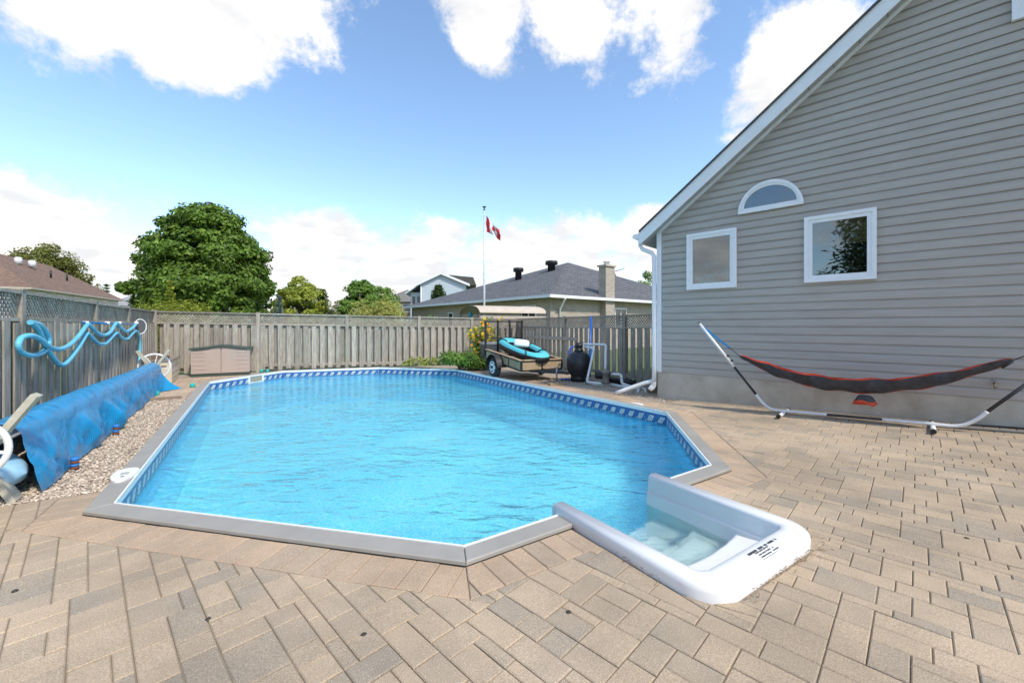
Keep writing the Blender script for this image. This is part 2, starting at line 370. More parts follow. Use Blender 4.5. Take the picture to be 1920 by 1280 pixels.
# ------------------------------------------------------------------ pavers
patio = thing('paver_patio', (0, 0, 0), None, None, kind='structure')
def paver_geo(mb, poly, z0=-.03, top=None, bev=.005, gap=.002):
    if area(poly) < 0: poly = poly[::-1]
    P = inset(poly, gap)
    if len(P) < 3 or area(P) < 2e-4: return False
    Q = inset(P, bev)
    if len(Q) != len(P): Q = [((p[0] * .94 + sum(q[0] for q in P) / len(P) * .06), (p[1] * .94 + sum(q[1] for q in P) / len(P) * .06)) for p in P]
    n = len(P); cx = sum(p[0] for p in P) / n; cy = sum(p[1] for p in P) / n
    dz = random.uniform(-.0022, .0022); tx, ty = random.gauss(0, .006), random.gauss(0, .006)
    def zz(p, h): return ground_z(p[0], p[1]) + h + dz + tx * (p[0] - cx) + ty * (p[1] - cy)
    v = [(p[0], p[1], zz(p, z0)) for p in P] + [(p[0], p[1], zz(p, -.0045)) for p in P] + [(p[0], p[1], zz(p, 0)) for p in Q]
    f = [tuple(range(2 * n, 3 * n))]
    for i in range(n):
        j = (i + 1) % n; f += [(i, j, n + j, n + i), (n + i, n + j, 2 * n + j, 2 * n + i)]
    mb.add(v, f); return True
cells = []                                        # (polygon, material key)
mod = .066
NI, NJ = int(17.5 / mod), int(10.6 / mod)          # random ashlar: fill a fine grid with blocks of mixed sizes
grid = np.zeros((NI + 4, NJ + 4), bool)
SZ = [(4, 3), (3, 4), (3, 3), (3, 2), (2, 3), (3, 2), (2, 3), (4, 2), (2, 4), (2, 2)]
for i in range(NI):
    for j in range(NJ):
        if grid[i, j]: continue
        opts = [q for q in random.sample(SZ, len(SZ)) if not grid[i:i + q[0], j:j + q[1]].any()]
        if opts: w_, h_ = opts[0]
        else:
            w_ = 1; h_ = 1
            while h_ < 3 and not grid[i, j + h_]: h_ += 1
            while w_ < 3 and not grid[i + w_, j:j + h_].any(): w_ += 1
        grid[i:i + w_, j:j + h_] = True
        a, b = -8 + i * mod, -10.6 + j * mod
        cells.append([HOUSE(a, b), HOUSE(a + w_ * mod, b), HOUSE(a + w_ * mod, b + h_ * mod), HOUSE(a, b + h_ * mod)])
stepo = [tuple(STEP(x, y)[:2]) for x, y in ((SA0 - .012, .3), (SA0 - .012, -SD + .2), (SA0 + .06, -SD + .06), (SA0 + .2, -SD - .012), (SA1 - .2, -SD - .012), (SA1 - .06, -SD + .06), (SA1 + .012, -SD + .2), (SA1 + .012, .3))]
if area(stepo) < 0: stepo = stepo[::-1]
field = []
for c in cells:
    P = [(p.x, p.y) for p in c]
    if max(p[1] for p in P) < .35 or max(p[0] for p in P) < -6.2 or min(p[0] for p in P) > 8.5: continue
    P = clip(P, POOL(0, FIELD_B), (-POOL.e2.x, -POOL.e2.y))
    if len(P) < 3: continue
    P = clip(P, HOUSE(0, -.012), (-HOUSE.e2.x, -HOUSE.e2.y))
    if len(P) < 3: continue
    for Q in subtract(subtract([P], BORDER), stepo):
        if abs(area(Q)) > .0012: field.append((Q, 'paver'))
# soldier course around the near edges and the walk along the far long side
def soldiers(i, w, inner, outer, keep=None):
    p0, p1, q0, q1 = map(Vector, (inner[i], inner[(i + 1) % 8], outer[i], outer[(i + 1) % 8]))
    d = (p1 - p0).normalized(); nn = Vector((d.y, -d.x)); Lq = (q1 - q0).length; s = (q0 - p0).dot(d); e = (q1 - p0).dot(d)
    trap = [tuple(p0), tuple(q0), tuple(q1), tuple(p1)]
    x = s + random.uniform(-.1, 0)
    while x < e:
        ww = w * random.uniform(.96, 1.04); P = trap
        P = clip(P, p0 + d * x, d); P = clip(P, p0 + d * (x + ww), -d) if len(P) > 2 else []
        if len(P) > 2: yield P
        x += ww
for i in (0, 1, 2):
    for P in soldiers(i, .148, COPE, BORDER):
        for Q in subtract([P], stepo):
            if abs(area(Q)) > .0012: field.append((Q, 'border'))
for i in (3, 7):
    for P in soldiers(i, .148, COPE, BORDER):
        P = clip(P, POOL(0, FIELD_B), (-POOL.e2.x, -POOL.e2.y))
        if len(P) > 2 and abs(area(P)) > .0012: field.append((P, 'border'))
for k, (r0, r1) in enumerate(((.155, .43), (.43, .70))):
    for P in soldiers(3, .2 if k else .15, offset_poly(INNER, r0), offset_poly(INNER, r1)):
        P = clip(P, POOL(0, FIELD_B), (POOL.e2.x, POOL.e2.y))
        if len(P) > 2: field.append((P, 'border'))
# brick patch under the storage boxes
bx0 = POOL.inv(gp(330, 716))
a = -6.6
while a < -2.0:
    b = 1.95
    k = 0
    while b < 5.6:
        P = [tuple(POOL(a + x, b + y)[:2]) for x, y in ((0, 0), (.2, 0), (.2, .1), (0, .1))]
        for Q in subtract([P], COPE):
            ctr = Vector((sum(q[0] for q in Q) / len(Q), sum(q[1] for q in Q) / len(Q)))
            fd = (FC1 - FC0).normalized(); side = fd.x * (ctr.y - FC0.y) - fd.y * (ctr.x - FC0.x)
            fl = Vector((.53, -.848)); sl_ = fl.x * (ctr.y - FC0.y) - fl.y * (ctr.x - FC0.x)
            if side < -.05 and sl_ > .05 and abs(area(Q)) > .003: field.append((Q, 'border'))
        b += .1
    a += .2
def pix_size(P):
    cx = sum(p[0] for p in P) / len(P); cy = sum(p[1] for p in P) / len(P)
    if cy < .8: return 0
    X = 960 + F * cx / cy; Yp = HY + F * CH / cy
    if X < -40 or X > 1960 or Yp > 1300: return 0
    return abs(area(P)) / cy ** 3
field.sort(key=lambda t: -pix_size(t[0]))
rest = {'paver': MB(), 'border': MB()}
cnt = 0
for P, k in field:
    if cnt < 300 and pix_size(P) > 0 and abs(area(P)) > .004:
        mb = MB()
        if paver_geo(mb, P): mb.build('paver', M[k], patio, fix=False); cnt += 1
    else: paver_geo(rest[k], P)
for k in rest: rest[k].build('pavers' if k == 'paver' else 'border_pavers', M[k], patio, kind='stuff', fix=False)

# ------------------------------------------------------------------ pool
WZ = -.165; FZ = -1.05
pool = thing('swimming_pool', (POOL.o.x, POOL.o.y, FZ), 'eight sided pool with grey coping and patterned blue liner', 'pool')
lip = offset_poly(INNER, -.035)
SG0, SG1 = SA0 + .10, SA1 - .10                   # gap in the wall for the step
def rail_range(i):
    L_ = (Vector(INNER[(i + 1) % 8]) - Vector(INNER[i])).length
    return [(0, L_)] if i != 1 else [(0, SA0 + .01), (SA1 - .01, L_)]
def strip_poly(i, r0, r1, s0, s1):
    A_, B_ = offset_poly(INNER, r0), offset_poly(INNER, r1)
    p0 = Vector(INNER[i]); d = (Vector(INNER[(i + 1) % 8]) - p0).normalized(); j = (i + 1) % 8
    L_ = (Vector(INNER[j]) - p0).length
    P = [A_[i], B_[i], B_[j], A_[j]]
    if s0 > 0: P = clip(P, p0 + d * s0, d)
    if s1 < L_: P = clip(P, p0 + d * s1, -d)
    c = [sum(p[0] for p in P) / len(P), sum(p[1] for p in P) / len(P)]
    return P
for i in range(8):
    for (s0, s1) in rail_range(i):
        P = strip_poly(i, .002, .155, s0, s1)
        if area(P) < 0: P = P[::-1]
        P = inset(P, .0018)
        m = MB(); Q = inset(P, .006); n = len(P)
        if len(Q) == n:
            v = [(p[0], p[1], .004) for p in P] + [(p[0], p[1], CZ - .006) for p in P] + [(p[0], p[1], CZ) for p in Q]
            f = [tuple(range(2 * n, 3 * n)), tuple(range(n))[::-1]]
            for a_ in range(n):
                b_ = (a_ + 1) % n; f += [(a_, b_, n + b_, n + a_), (n + a_, n + b_, 2 * n + b_, 2 * n + a_)]
            m.add(v, f)
        else: m.prism(P, .004, CZ)
        m.build('coping_rail', M['coping'], pool)
        K = strip_poly(i, .004, .118, s0, s1); K = K if area(K) > 0 else K[::-1]; m = MB(); m.prism(K, -.04, .0035); m.build('rail_support', M['black'], pool)
        # white liner track: top lip and inner face
        T = strip_poly(i, -.014, .0, s0, s1)
        if area(T) < 0: T = T[::-1]
        m = MB(); m.prism(T, CZ - .055, CZ + .003); m.build('liner_track', M['pvc'], pool)
def liner_mat():
    m = bpy.data.materials.new('liner_wall'); m.use_nodes = True; N, L = m.node_tree.nodes, m.node_tree.links
    p = N['Principled BSDF']; p.inputs['Roughness'].default_value = .35
    uv = N.new('ShaderNodeUVMap'); sp = N.new('ShaderNodeSeparateXYZ'); L.new(uv.outputs[0], sp.inputs[0]); u, v = sp.outputs[0], sp.outputs[1]
    def mt(op, a, b=None, c=None):
        x = N.new('ShaderNodeMath'); x.operation = op
        for i, k in enumerate((a, b, c)):
            if k is None: continue
            if isinstance(k, (int, float)): x.inputs[i].default_value = k
            else: L.new(k, x.inputs[i])
        return x.outputs[0]
    # v is depth below the coping in metres; motif repeats every 0.19 m
    per = .205; dv = mt('SUBTRACT', v, .125)
    ph = mt('SUBTRACT', mt('FRACT', mt('DIVIDE', mt('ADD', u, mt('MULTIPLY', dv, -.55)), per)), .5)
    leaf = mt('MULTIPLY', mt('LESS_THAN', mt('ABSOLUTE', ph), .25), mt('LESS_THAN', mt('ABSOLUTE', dv), .05))
    edge = mt('MULTIPLY', mt('LESS_THAN', mt('ABSOLUTE', ph), .31), mt('LESS_THAN', mt('ABSOLUTE', dv), .062))
    ph2 = mt('SUBTRACT', mt('FRACT', mt('ADD', mt('DIVIDE', u, per), .52)), .5); dv2 = mt('SUBTRACT', v, .185)
    tri = mt('LESS_THAN', mt('ADD', mt('MULTIPLY', mt('ABSOLUTE', ph2), .30), mt('ABSOLUTE', dv2)), .026)
    tc = N.new('ShaderNodeTexCoord'); nz = N.new('ShaderNodeTexNoise'); nz.inputs['Scale'].default_value = 45; nz.inputs['Detail'].default_value = 3; L.new(tc.outputs['Object'], nz.inputs['Vector'])
    r = N.new('ShaderNodeValToRGB'); L.new(nz.outputs[0], r.inputs[0]); e = r.color_ramp.elements; e[0].position = .38; e[0].color = (.012, .07, .26, 1); e[1].position = .66; e[1].color = (.035, .17, .46, 1)
    r2 = N.new('ShaderNodeValToRGB'); L.new(nz.outputs[0], r2.inputs[0]); e = r2.color_ramp.elements; e[0].position = .35; e[0].color = (.20, .26, .30, 1); e[1].position = .65; e[1].color = (.60, .65, .66, 1)
    def mix(f, a, b):
        x = N.new('ShaderNodeMix'); x.data_type = 'RGBA'; L.new(f, x.inputs[0])
        for s_, k in ((6, a), (7, b)):
            if isinstance(k, tuple): x.inputs[s_].default_value = k
            else: L.new(k, x.inputs[s_])
        return x.outputs[2]
    c = mix(edge, r.outputs[0], (.008, .035, .12, 1)); c = mix(leaf, c, r2.outputs[0]); c = mix(tri, c, (.30, .44, .58, 1))
    low = mt('GREATER_THAN', v, .23); r3 = N.new('ShaderNodeValToRGB'); L.new(nz.outputs[0], r3.inputs[0]); e = r3.color_ramp.elements; e[0].position = .35; e[0].color = (.06, .50, .86, 1); e[1].position = .65; e[1].color = (.20, .74, .97, 1)
    c = mix(low, c, r3.outputs[0]); L.new(c, p.inputs['Base Color'])
    return m
M['liner'] = liner_mat()
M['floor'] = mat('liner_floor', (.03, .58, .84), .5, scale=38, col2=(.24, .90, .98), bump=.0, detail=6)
def caustic_print(m_):                            # caustic-like network of refracted light painted into the pebbled floor liner's colour
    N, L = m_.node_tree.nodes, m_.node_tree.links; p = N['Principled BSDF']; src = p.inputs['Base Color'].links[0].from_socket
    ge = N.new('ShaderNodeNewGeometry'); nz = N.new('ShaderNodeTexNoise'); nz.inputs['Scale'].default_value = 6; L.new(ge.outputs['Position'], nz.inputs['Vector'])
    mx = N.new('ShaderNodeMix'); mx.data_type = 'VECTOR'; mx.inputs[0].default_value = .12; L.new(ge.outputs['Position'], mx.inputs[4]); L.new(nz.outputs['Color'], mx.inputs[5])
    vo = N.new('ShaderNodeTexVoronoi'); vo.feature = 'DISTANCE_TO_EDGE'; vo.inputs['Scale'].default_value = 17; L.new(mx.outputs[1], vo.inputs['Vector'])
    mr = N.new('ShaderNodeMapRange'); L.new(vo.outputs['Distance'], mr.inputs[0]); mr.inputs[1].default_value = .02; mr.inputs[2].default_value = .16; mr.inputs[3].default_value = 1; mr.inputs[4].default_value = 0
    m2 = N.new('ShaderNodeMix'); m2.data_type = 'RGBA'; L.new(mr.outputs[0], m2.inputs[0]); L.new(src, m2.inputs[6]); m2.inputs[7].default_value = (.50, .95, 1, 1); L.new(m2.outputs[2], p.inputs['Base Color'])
caustic_print(M['floor'])
wall_in = offset_poly(INNER, -.012)
for i in range(8):
    j = (i + 1) % 8; p0, p1 = Vector(wall_in[i]), Vector(wall_in[j]); d = (p1 - p0).normalized(); L_ = (p1 - p0).length
    for (s0, s1) in ([(0, L_)] if i != 1 else [(0, SG0 - .05), (SG1 + .05, L_)]):
        q0, q1 = p0 + d * s0, p0 + d * s1
        me = bpy.data.meshes.new('liner_wall'); o3 = ORG[pool.name]
        me.from_pydata([(p.x - o3.x, p.y - o3.y, z - o3.z) for p, z in ((q0, CZ - .02), (q1, CZ - .02), (q1, FZ), (q0, FZ))], [], [(0, 3, 2, 1)])
        uvl = me.uv_layers.new(name='UVMap'); us = {0: s0, 3: s0, 1: s1, 2: s1}; vv = {0: .0, 1: .0, 2: CZ - FZ, 3: CZ - FZ}
        for lp in me.loops: uvl.data[lp.index].uv = (us[lp.vertex_index] + i * .07, vv[lp.vertex_index] + .0)
        me.materials.append(M['liner']); o = bpy.data.objects.new('liner_wall', me); COL.objects.link(o); o.parent = pool; ORG[o.name] = o3
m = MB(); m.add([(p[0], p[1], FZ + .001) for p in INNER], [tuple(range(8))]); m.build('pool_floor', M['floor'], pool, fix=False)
# skimmer mouth in the far left panel
i = 6; p0, p1 = Vector(wall_in[6]), Vector(wall_in[7]); d = (p0 - p1).normalized(); nin = Vector((d.y, -d.x)); 
if nin.dot(Vector((POOL.o.x, POOL.o.y)) - p1) < 0: nin = -nin
def skp(s, n_, z): v = p1 + d * s + nin * n_; return Vector((v.x, v.y, z))
best = min((abs(960 + F * skp(s, 0, 0).x / skp(s, 0, 0).y - 480), s) for s in np.arange(.2, 3, .02))[1]
sk = MB(); w_, h0, h1 = .26, -.155, .0
for (a0, a1, z0, z1) in ((-w_, w_, h1, h1 + .035), (-w_, w_, h0 - .04, h0), (-w_, -w_ + .045, h0, h1), (w_ - .045, w_, h0, h1)):
    sk.box(skp(best + a0, .001, z0), skp(a1 - a0, 0, 0) - skp(0, 0, 0), Vector((nin.x, nin.y, 0)) * .02, (0, 0, z1 - z0))
so_ = sk.build('skimmer_frame', M['pvc'], pool)
M['skim_dark'] = mat('skimmer_throat', (.30, .28, .22), .6, var=.2)
sk = MB(); sk.box(skp(best - w_ + .045, .004, h0), skp(2 * w_ - .09, 0, 0) - skp(0, 0, 0), Vector((nin.x, nin.y, 0)) * .004, (0, 0, h1 - h0)); sk.build('skimmer_flap', M['skim_dark'], so_)
# water
def water_mat():
    m = bpy.data.materials.new('pool_water'); m.use_nodes = True; N, L = m.node_tree.nodes, m.node_tree.links; N.remove(N['Principled BSDF'])
    ge = N.new('ShaderNodeNewGeometry'); mp = N.new('ShaderNodeMapping'); mp.inputs['Rotation'].default_value = (0, 0, R(14)); mp.inputs['Scale'].default_value = (1.0, 2.1, 1); L.new(ge.outputs['Position'], mp.inputs[0])
    n1 = N.new('ShaderNodeTexNoise'); n1.inputs['Scale'].default_value = 2.6; n1.inputs['Detail'].default_value = 2.5; n1.inputs['Roughness'].default_value = .5; n1.inputs['Distortion'].default_value = .9; L.new(mp.outputs[0], n1.inputs['Vector'])
    n2 = N.new('ShaderNodeTexNoise'); n2.inputs['Scale'].default_value = 10; n2.inputs['Detail'].default_value = 2; n2.inputs['Distortion'].default_value = .5; L.new(mp.outputs[0], n2.inputs['Vector'])
    ad = N.new('ShaderNodeMath'); ad.operation = 'MULTIPLY_ADD'; L.new(n2.outputs[0], ad.inputs[0]); ad.inputs[1].default_value = .16; L.new(n1.outputs[0], ad.inputs[2])
    n4 = N.new('ShaderNodeTexNoise'); n4.inputs['Scale'].default_value = .55; n4.inputs['Detail'].default_value = 2; L.new(ge.outputs['Position'], n4.inputs['Vector']); r4 = N.new('ShaderNodeMapRange'); L.new(n4.outputs[0], r4.inputs[0]); r4.inputs[1].default_value = .36; r4.inputs[2].default_value = .64; r4.inputs[3].default_value = .25; r4.inputs[4].default_value = 1.35
    am = N.new('ShaderNodeMath'); am.operation = 'MULTIPLY'; L.new(ad.outputs[0], am.inputs[0]); L.new(r4.outputs[0], am.inputs[1])
    bp = N.new('ShaderNodeBump'); bp.inputs['Strength'].default_value = 1; bp.inputs['Distance'].default_value = .060; L.new(am.outputs[0], bp.inputs['Height'])
    fr = N.new('ShaderNodeFresnel'); fr.inputs[0].default_value = 1.40; L.new(bp.outputs[0], fr.inputs['Normal'])
    gl = N.new('ShaderNodeBsdfGlossy'); gl.inputs['Roughness'].default_value = .03; L.new(bp.outputs[0], gl.inputs['Normal'])
    tr = N.new('ShaderNodeBsdfRefraction'); tr.inputs['IOR'].default_value = 1.33; tr.inputs['Roughness'].default_value = 0; tr.inputs['Color'].default_value = (.86, .99, 1, 1); L.new(bp.outputs[0], tr.inputs['Normal'])
    tp = N.new('ShaderNodeBsdfTransparent'); tp.inputs[0].default_value = (.82, .99, 1, 1)
    mt = N.new('ShaderNodeMixShader'); mt.inputs[0].default_value = 0.45; L.new(tr.outputs[0], mt.inputs[1]); L.new(tp.outputs[0], mt.inputs[2])
    ms = N.new('ShaderNodeMixShader'); L.new(fr.outputs[0], ms.inputs[0]); L.new(mt.outputs[0], ms.inputs[1]); L.new(gl.outputs[0], ms.inputs[2]); L.new(ms.outputs[0], N['Material Output'].inputs[0])
    return m
M['water'] = water_mat()
wp = offset_poly(INNER, -.012)
wpoly = wp[:2] + [tuple(STEP(SA0 + .09, -.0)[:2]), tuple(STEP(SA0 + .09, -1.1)[:2]), tuple(STEP(SA1 - .09, -1.1)[:2]), tuple(STEP(SA1 - .09, -.0)[:2])] + wp[2:]
wpoly = wpoly if area(wpoly) > 0 else wpoly[::-1]
m = MB(); m.add([(p[0], p[1], WZ) for p in wpoly], [tuple(range(len(wpoly)))]); m.build('water', M['water'], kind='structure', fix=False)   # faces up

# ------------------------------------------------------------------ fibreglass entry step
step = thing('pool_step', STEP((SA0 + SA1) / 2, -.65, -1.0), 'white fibreglass walk in step set into the pool edge', 'pool step')
def step_path():
    r = .20; P = [(SA0, .07), (SA0, -SD + r)]
    P += [(SA0 + r - r * math.cos(t), -SD + r - r * math.sin(t)) for t in np.linspace(0, math.pi / 2, 9)[1:]]
    P += [(SA1 - r + r * math.sin(t), -SD + r - r * math.cos(t)) for t in np.linspace(0, math.pi / 2, 9)]
    P += [(SA1, .07)]
    return P
pp = step_path(); prof = [(.004, -.03), (.0, .045), (.005, .068), (.02, .082), (.042, .087), (.085, .087), (.106, .081), (.118, .066), (.122, .045), (.126, -.04), (.130, -.052), (.142, -.058), (.146, -.075), (.150, -.5), (.152, -1.0)]
vs_ = []; nP = len(pp)
for i, (x, y) in enumerate(pp):
    x0, y0 = pp[max(i - 1, 0)]; x1, y1 = pp[min(i + 1, nP - 1)]; t = Vector((x1 - x0, y1 - y0)).normalized(); inn = Vector((-t.y, t.x))
    back = max(0, min(1, (-y - SD + .30) / .25))  # the rim flares wider at the back
    for (o_, z) in prof:
        k = 1 + .45 * back if o_ > .03 else 1
        vs_.append(STEP(x + inn.x * o_ * k, y + inn.y * o_ * k, z))
fs_ = [(i * len(prof) + j, (i + 1) * len(prof) + j, (i + 1) * len(prof) + j + 1, i * len(prof) + j + 1) for i in range(nP - 1) for j in range(len(prof) - 1)]
m = MB(); m.add(vs_, fs_, True)
for k in (0, nP - 1): m.f.append(tuple(k * len(prof) + j for j in range(len(prof)))); m.sm.append(False)
rim = m.build('rim', M['fibreglass'], step)
NA, NB = 34, 70; vs_ = []
def sst(x, a, b): t = max(0, min(1, (x - a) / (b - a))); return t * t * (3 - 2 * t)
for i in range(NB + 1):
    y = -SD + .09 + (SD + .0) * i / NB
    for j in range(NA + 1):
        x = SA0 + .125 + (SA1 - SA0 - .25) * j / NA; q = (x - (SA0 + SA1) / 2) / ((SA1 - SA0) / 2)
        dd = -y - .09 * (1 - q * q) + .03              # distance from pool, edges bow towards the pool
        z = -.045 - .055 * sst(-dd, -1.15, -.62)
        z += -.15 * (1 - sst(dd, .66, .71)) - .14 * (1 - sst(dd, .33, .38)) - .45 * (1 - sst(dd, -.05, .0))
        vs_.append(STEP(x, y, z))
m = MB(); m.add(vs_, [(i * (NA + 1) + j, i * (NA + 1) + j + 1, (i + 1) * (NA + 1) + j + 1, (i + 1) * (NA + 1) + j) for i in range(NB) for j in range(NA)], True)
m.build('treads', M['fibreglass'], step)
M['ink'] = mat('label_ink', (.05, .05, .055), .6)
m = MB(); x0 = SA0 + .50
for row, (n_, hgt, s0_, s1_) in enumerate(((24, .018, .0, .34), (7, .010, .05, .20), (9, .010, .05, .22), (12, .010, .04, .24), (1, .004, .02, .26))):
    yy = -SD + .115 - row * .020
    xs = np.linspace(s0_, s1_, n_ + 1)
    for k in range(n_):
        if n_ > 1 and (k in (7, 15) or random.random() < .08): continue
        w_ = (xs[k + 1] - xs[k]) * random.uniform(.55, .85)
        zt = .0885 if row < 2 else .0883
        p = STEP(x0 + xs[k], yy, .088); h_ = hgt * random.uniform(.8, 1)
        m.add([STEP(x0 + xs[k], yy, .0893), STEP(x0 + xs[k] + w_, yy, .0893), STEP(x0 + xs[k] + w_, yy - h_, .0893), STEP(x0 + xs[k], yy - h_, .0893)], [(0, 3, 2, 1)])
m.build('warning_label', M['ink'], step)
# dead needles and debris in the joint around the step
M['debris'] = mat('dead_needles', (.20, .10, .05), .9, col2=(.36, .24, .13), rand=.3)
m = MB()
for k in range(130):
    if random.random() < .45: x, y = SA0 + random.gauss(.0, .02), random.uniform(-.9, -.55)
    else: x, y = random.uniform(SA0 + .25, SA1 + .0), -SD - abs(random.gauss(.0, .025)) - .005
    if random.random() < .2: x, y = SA1 + abs(random.gauss(0, .02)), random.uniform(-1.2, -.95)
    p = STEP(x, y, .004 + random.random() * .012); t = random.uniform(0, 6.28); l = random.uniform(.008, .024)
    m.beam(p, p + Vector((math.cos(t) * l, math.sin(t) * l, random.uniform(-.003, .004))), .003, .002)
m.build('needle_litter', M['debris'], label='brown dead needles caught along the step edge', cat='debris', kind='stuff', fix=False)
# white cover plate lying on the coping
c = gp(233, 892, CZ); fr = Frame(c, R(122)); m = MB(); pl = []
for t in np.linspace(0, 2 * math.pi, 28, endpoint=False): pl.append(fr(.20 * math.copysign(abs(math.cos(t)) ** .8, math.cos(t)), .088 * math.sin(t) * (1 + .25 * math.cos(t))))
m.prism([(p.x, p.y) for p in pl], CZ + .001, CZ + .018)
cp = m.build('cover_plate', M['pvc'], origin=c, label='flat white oval plate lying on the grey coping', cat='plate')
m = MB(); m.fbox(fr, -.02, .05, -.03, .03, CZ + .0182, CZ + .0205); m.build('access_hatch', mat('plate_hatch', (.42, .41, .36), .6), cp)
m = MB(); m.fbox(fr, -.085, -.06, -.012, .012, CZ + .0182, CZ + .020); m.build('screw', M['ink'], cp)
# brass cover anchors in the pavers
for (x, y) in ((28, 1107), (390, 1160), (682, 1189), (1066, 1147), (1813, 1010)):
    p = gp(x, y); m = MB(); z0_ = ground_z(p.x, p.y); m.lathe((p.x, p.y, z0_ - .004), [(.013, 0), (.013, .0065), (.009, .0085), (.005, .007)], 12)
    m.build('cover_anchor', mat('anchor_brass', (.07, .06, .045), .5, metal=.5), origin=(p.x, p.y, z0_), label='small dark metal anchor set flush in a paver', cat='anchor', group='cover anchors in the patio')
# ------------------------------------------------------------------ gravel
M['pebble'] = mat('river_pebble', (.36, .275, .20), .8, scale=30, col2=(.60, .50, .39), rand=.5)
M['gravel_bed'] = mat('gravel_bed', (.20, .155, .115), .95, scale=60, col2=(.44, .37, .30), bump=.9, bscale=90)
fl_n = Vector((.848, .53))                        # left fence normal towards the yard
def left_dist(p): return (p[0] - FC0.x) * fl_n.x + (p[1] - FC0.y) * fl_n.y
rd = (FC2 - FC1).normalized(); rn = Vector((rd.y, -rd.x))
def right_dist(p): return (p[0] - FC1.x) * rn.x + (p[1] - FC1.y) * rn.y
bdv = (FC1 - FC0).normalized(); bn = Vector((bdv.y, -bdv.x))
def back_dist(p): return (p[0] - FC0.x) * bn.x + (p[1] - FC0.y) * bn.y
cA = POOL.inv(Vector((*COPE[0], 0)))[0]; cE = POOL.inv(Vector((*COPE[3], 0)))[0]
lg = [tuple(POOL(x, y)[:2]) for x, y in ((-7.5, FIELD_B + .01), (-2.6, FIELD_B + .01), (-2.6, 1.9), (-7.5, 1.9))]
lg = clip(lg, FC0, fl_n)
m = MB()
for P in subtract([lg], offset_poly(INNER, .1)): m.add([(p[0], p[1], -.016) for p in P], [tuple(range(len(P)))])
rg = [tuple(POOL(x, y)[:2]) for x, y in ((cE + .4, FIELD_B + .05), (9, FIELD_B + .05), (9, .9), (cE + .4, .9))]
rg = clip(rg, FC1, rn); rg = clip(rg, HOUSE(0, 0), -HOUSE.e1)
for P in subtract([rg], offset_poly(INNER, .70)): m.add([(p[0], p[1], -.0165) for p in P], [tuple(range(len(P)))])
m.build('gravel_bed', M['gravel_bed'], kind='structure', fix=False)
octv = np.array([(1, 0, 0), (0, 1, 0), (-1, 0, 0), (0, -1, 0), (0, 0, 1), (0, 0, -.6)], float)
octf = np.array([(0, 1, 4), (1, 2, 4), (2, 3, 4), (3, 0, 4), (1, 0, 5), (2, 1, 5), (3, 2, 5), (0, 3, 5)])
def pebbles(name, pts, size, label):
    n = len(pts); ang = rng.uniform(0, 6.28, n); s = rng.uniform(.5, 1.25, (n, 1)) * size
    sc = np.stack([rng.uniform(.7, 1.3, n), rng.uniform(.5, .9, n), rng.uniform(.35, .65, n)], 1) * s
    v = octv[None] * sc[:, None] * rng.uniform(.8, 1.2, (n, 6, 1)); c, q = np.cos(ang)[:, None], np.sin(ang)[:, None]
    x = v[..., 0] * c - v[..., 1] * q; y = v[..., 0] * q + v[..., 1] * c
    tl = rng.normal(0, .35, (n, 1)); z = v[..., 2] + x * tl
    V = np.stack([x + pts[:, 0:1], y + pts[:, 1:2], z + pts[:, 2:3]], 2).reshape(-1, 3)
    Fc = (octf[None] + (np.arange(n) * 6)[:, None, None]).reshape(-1, 3)
    me = bpy.data.meshes.new(name); me.from_pydata(V.tolist(), [], Fc.tolist()); me.materials.append(M['pebble'])
    o = bpy.data.objects.new(name, me); COL.objects.link(o); return tag(o, label, 'gravel', kind='stuff')
pts = []
inner_off = offset_poly(INNER, .15)
def in_convex(p, poly): return all((poly[(i + 1) % len(poly)][0] - poly[i][0]) * (p[1] - poly[i][1]) - (poly[(i + 1) % len(poly)][1] - poly[i][1]) * (p[0] - poly[i][0]) >= 0 for i in range(len(poly)))
while len(pts) < 26000:
    a_ = random.uniform(-6.2, -2.6); b_ = FIELD_B + .02 + (1.88 - FIELD_B) * random.random() ** 1.35
    p = POOL(a_, b_)
    if left_dist(p) < -.05 or in_convex(p, inner_off): continue
    pts.append((p.x, p.y, -.008 + random.uniform(-.006, .008)))
pebbles('gravel', np.array(pts), .0145, 'tan pebble gravel filling the strip between pool and side fence')
pts = []
walk_off = offset_poly(INNER, .71)
while len(pts) < 7000:
    p = POOL(random.uniform(cE + .4, 8), random.uniform(FIELD_B + .06, .9))
    if right_dist(p) < 0 or in_convex(p, walk_off) or HOUSE.inv(p)[0] > -.0 and HOUSE.inv(p)[1] > -.02: continue
    pts.append((p.x, p.y, -.008 + random.uniform(-.006, .008)))
pebbles('gravel', np.array(pts), .0155, 'tan gravel around the pump and filter beside the fence')
# timber edging at the far end of the gravel strip
e0, e1_ = POOL(-5.9, 1.92), POOL(cA - .02, 1.92); m = MB(); m.beam(e0 + Vector((0, 0, .01)), e1_ + Vector((0, 0, .01)), .07, .07)
m.build('timber_edging', mat('edging_timber', (.22, .15, .10), .9, scale=6, col2=(.33, .24, .17)), origin=e0, label='low brown timber edging between gravel and bricks', cat='edging')

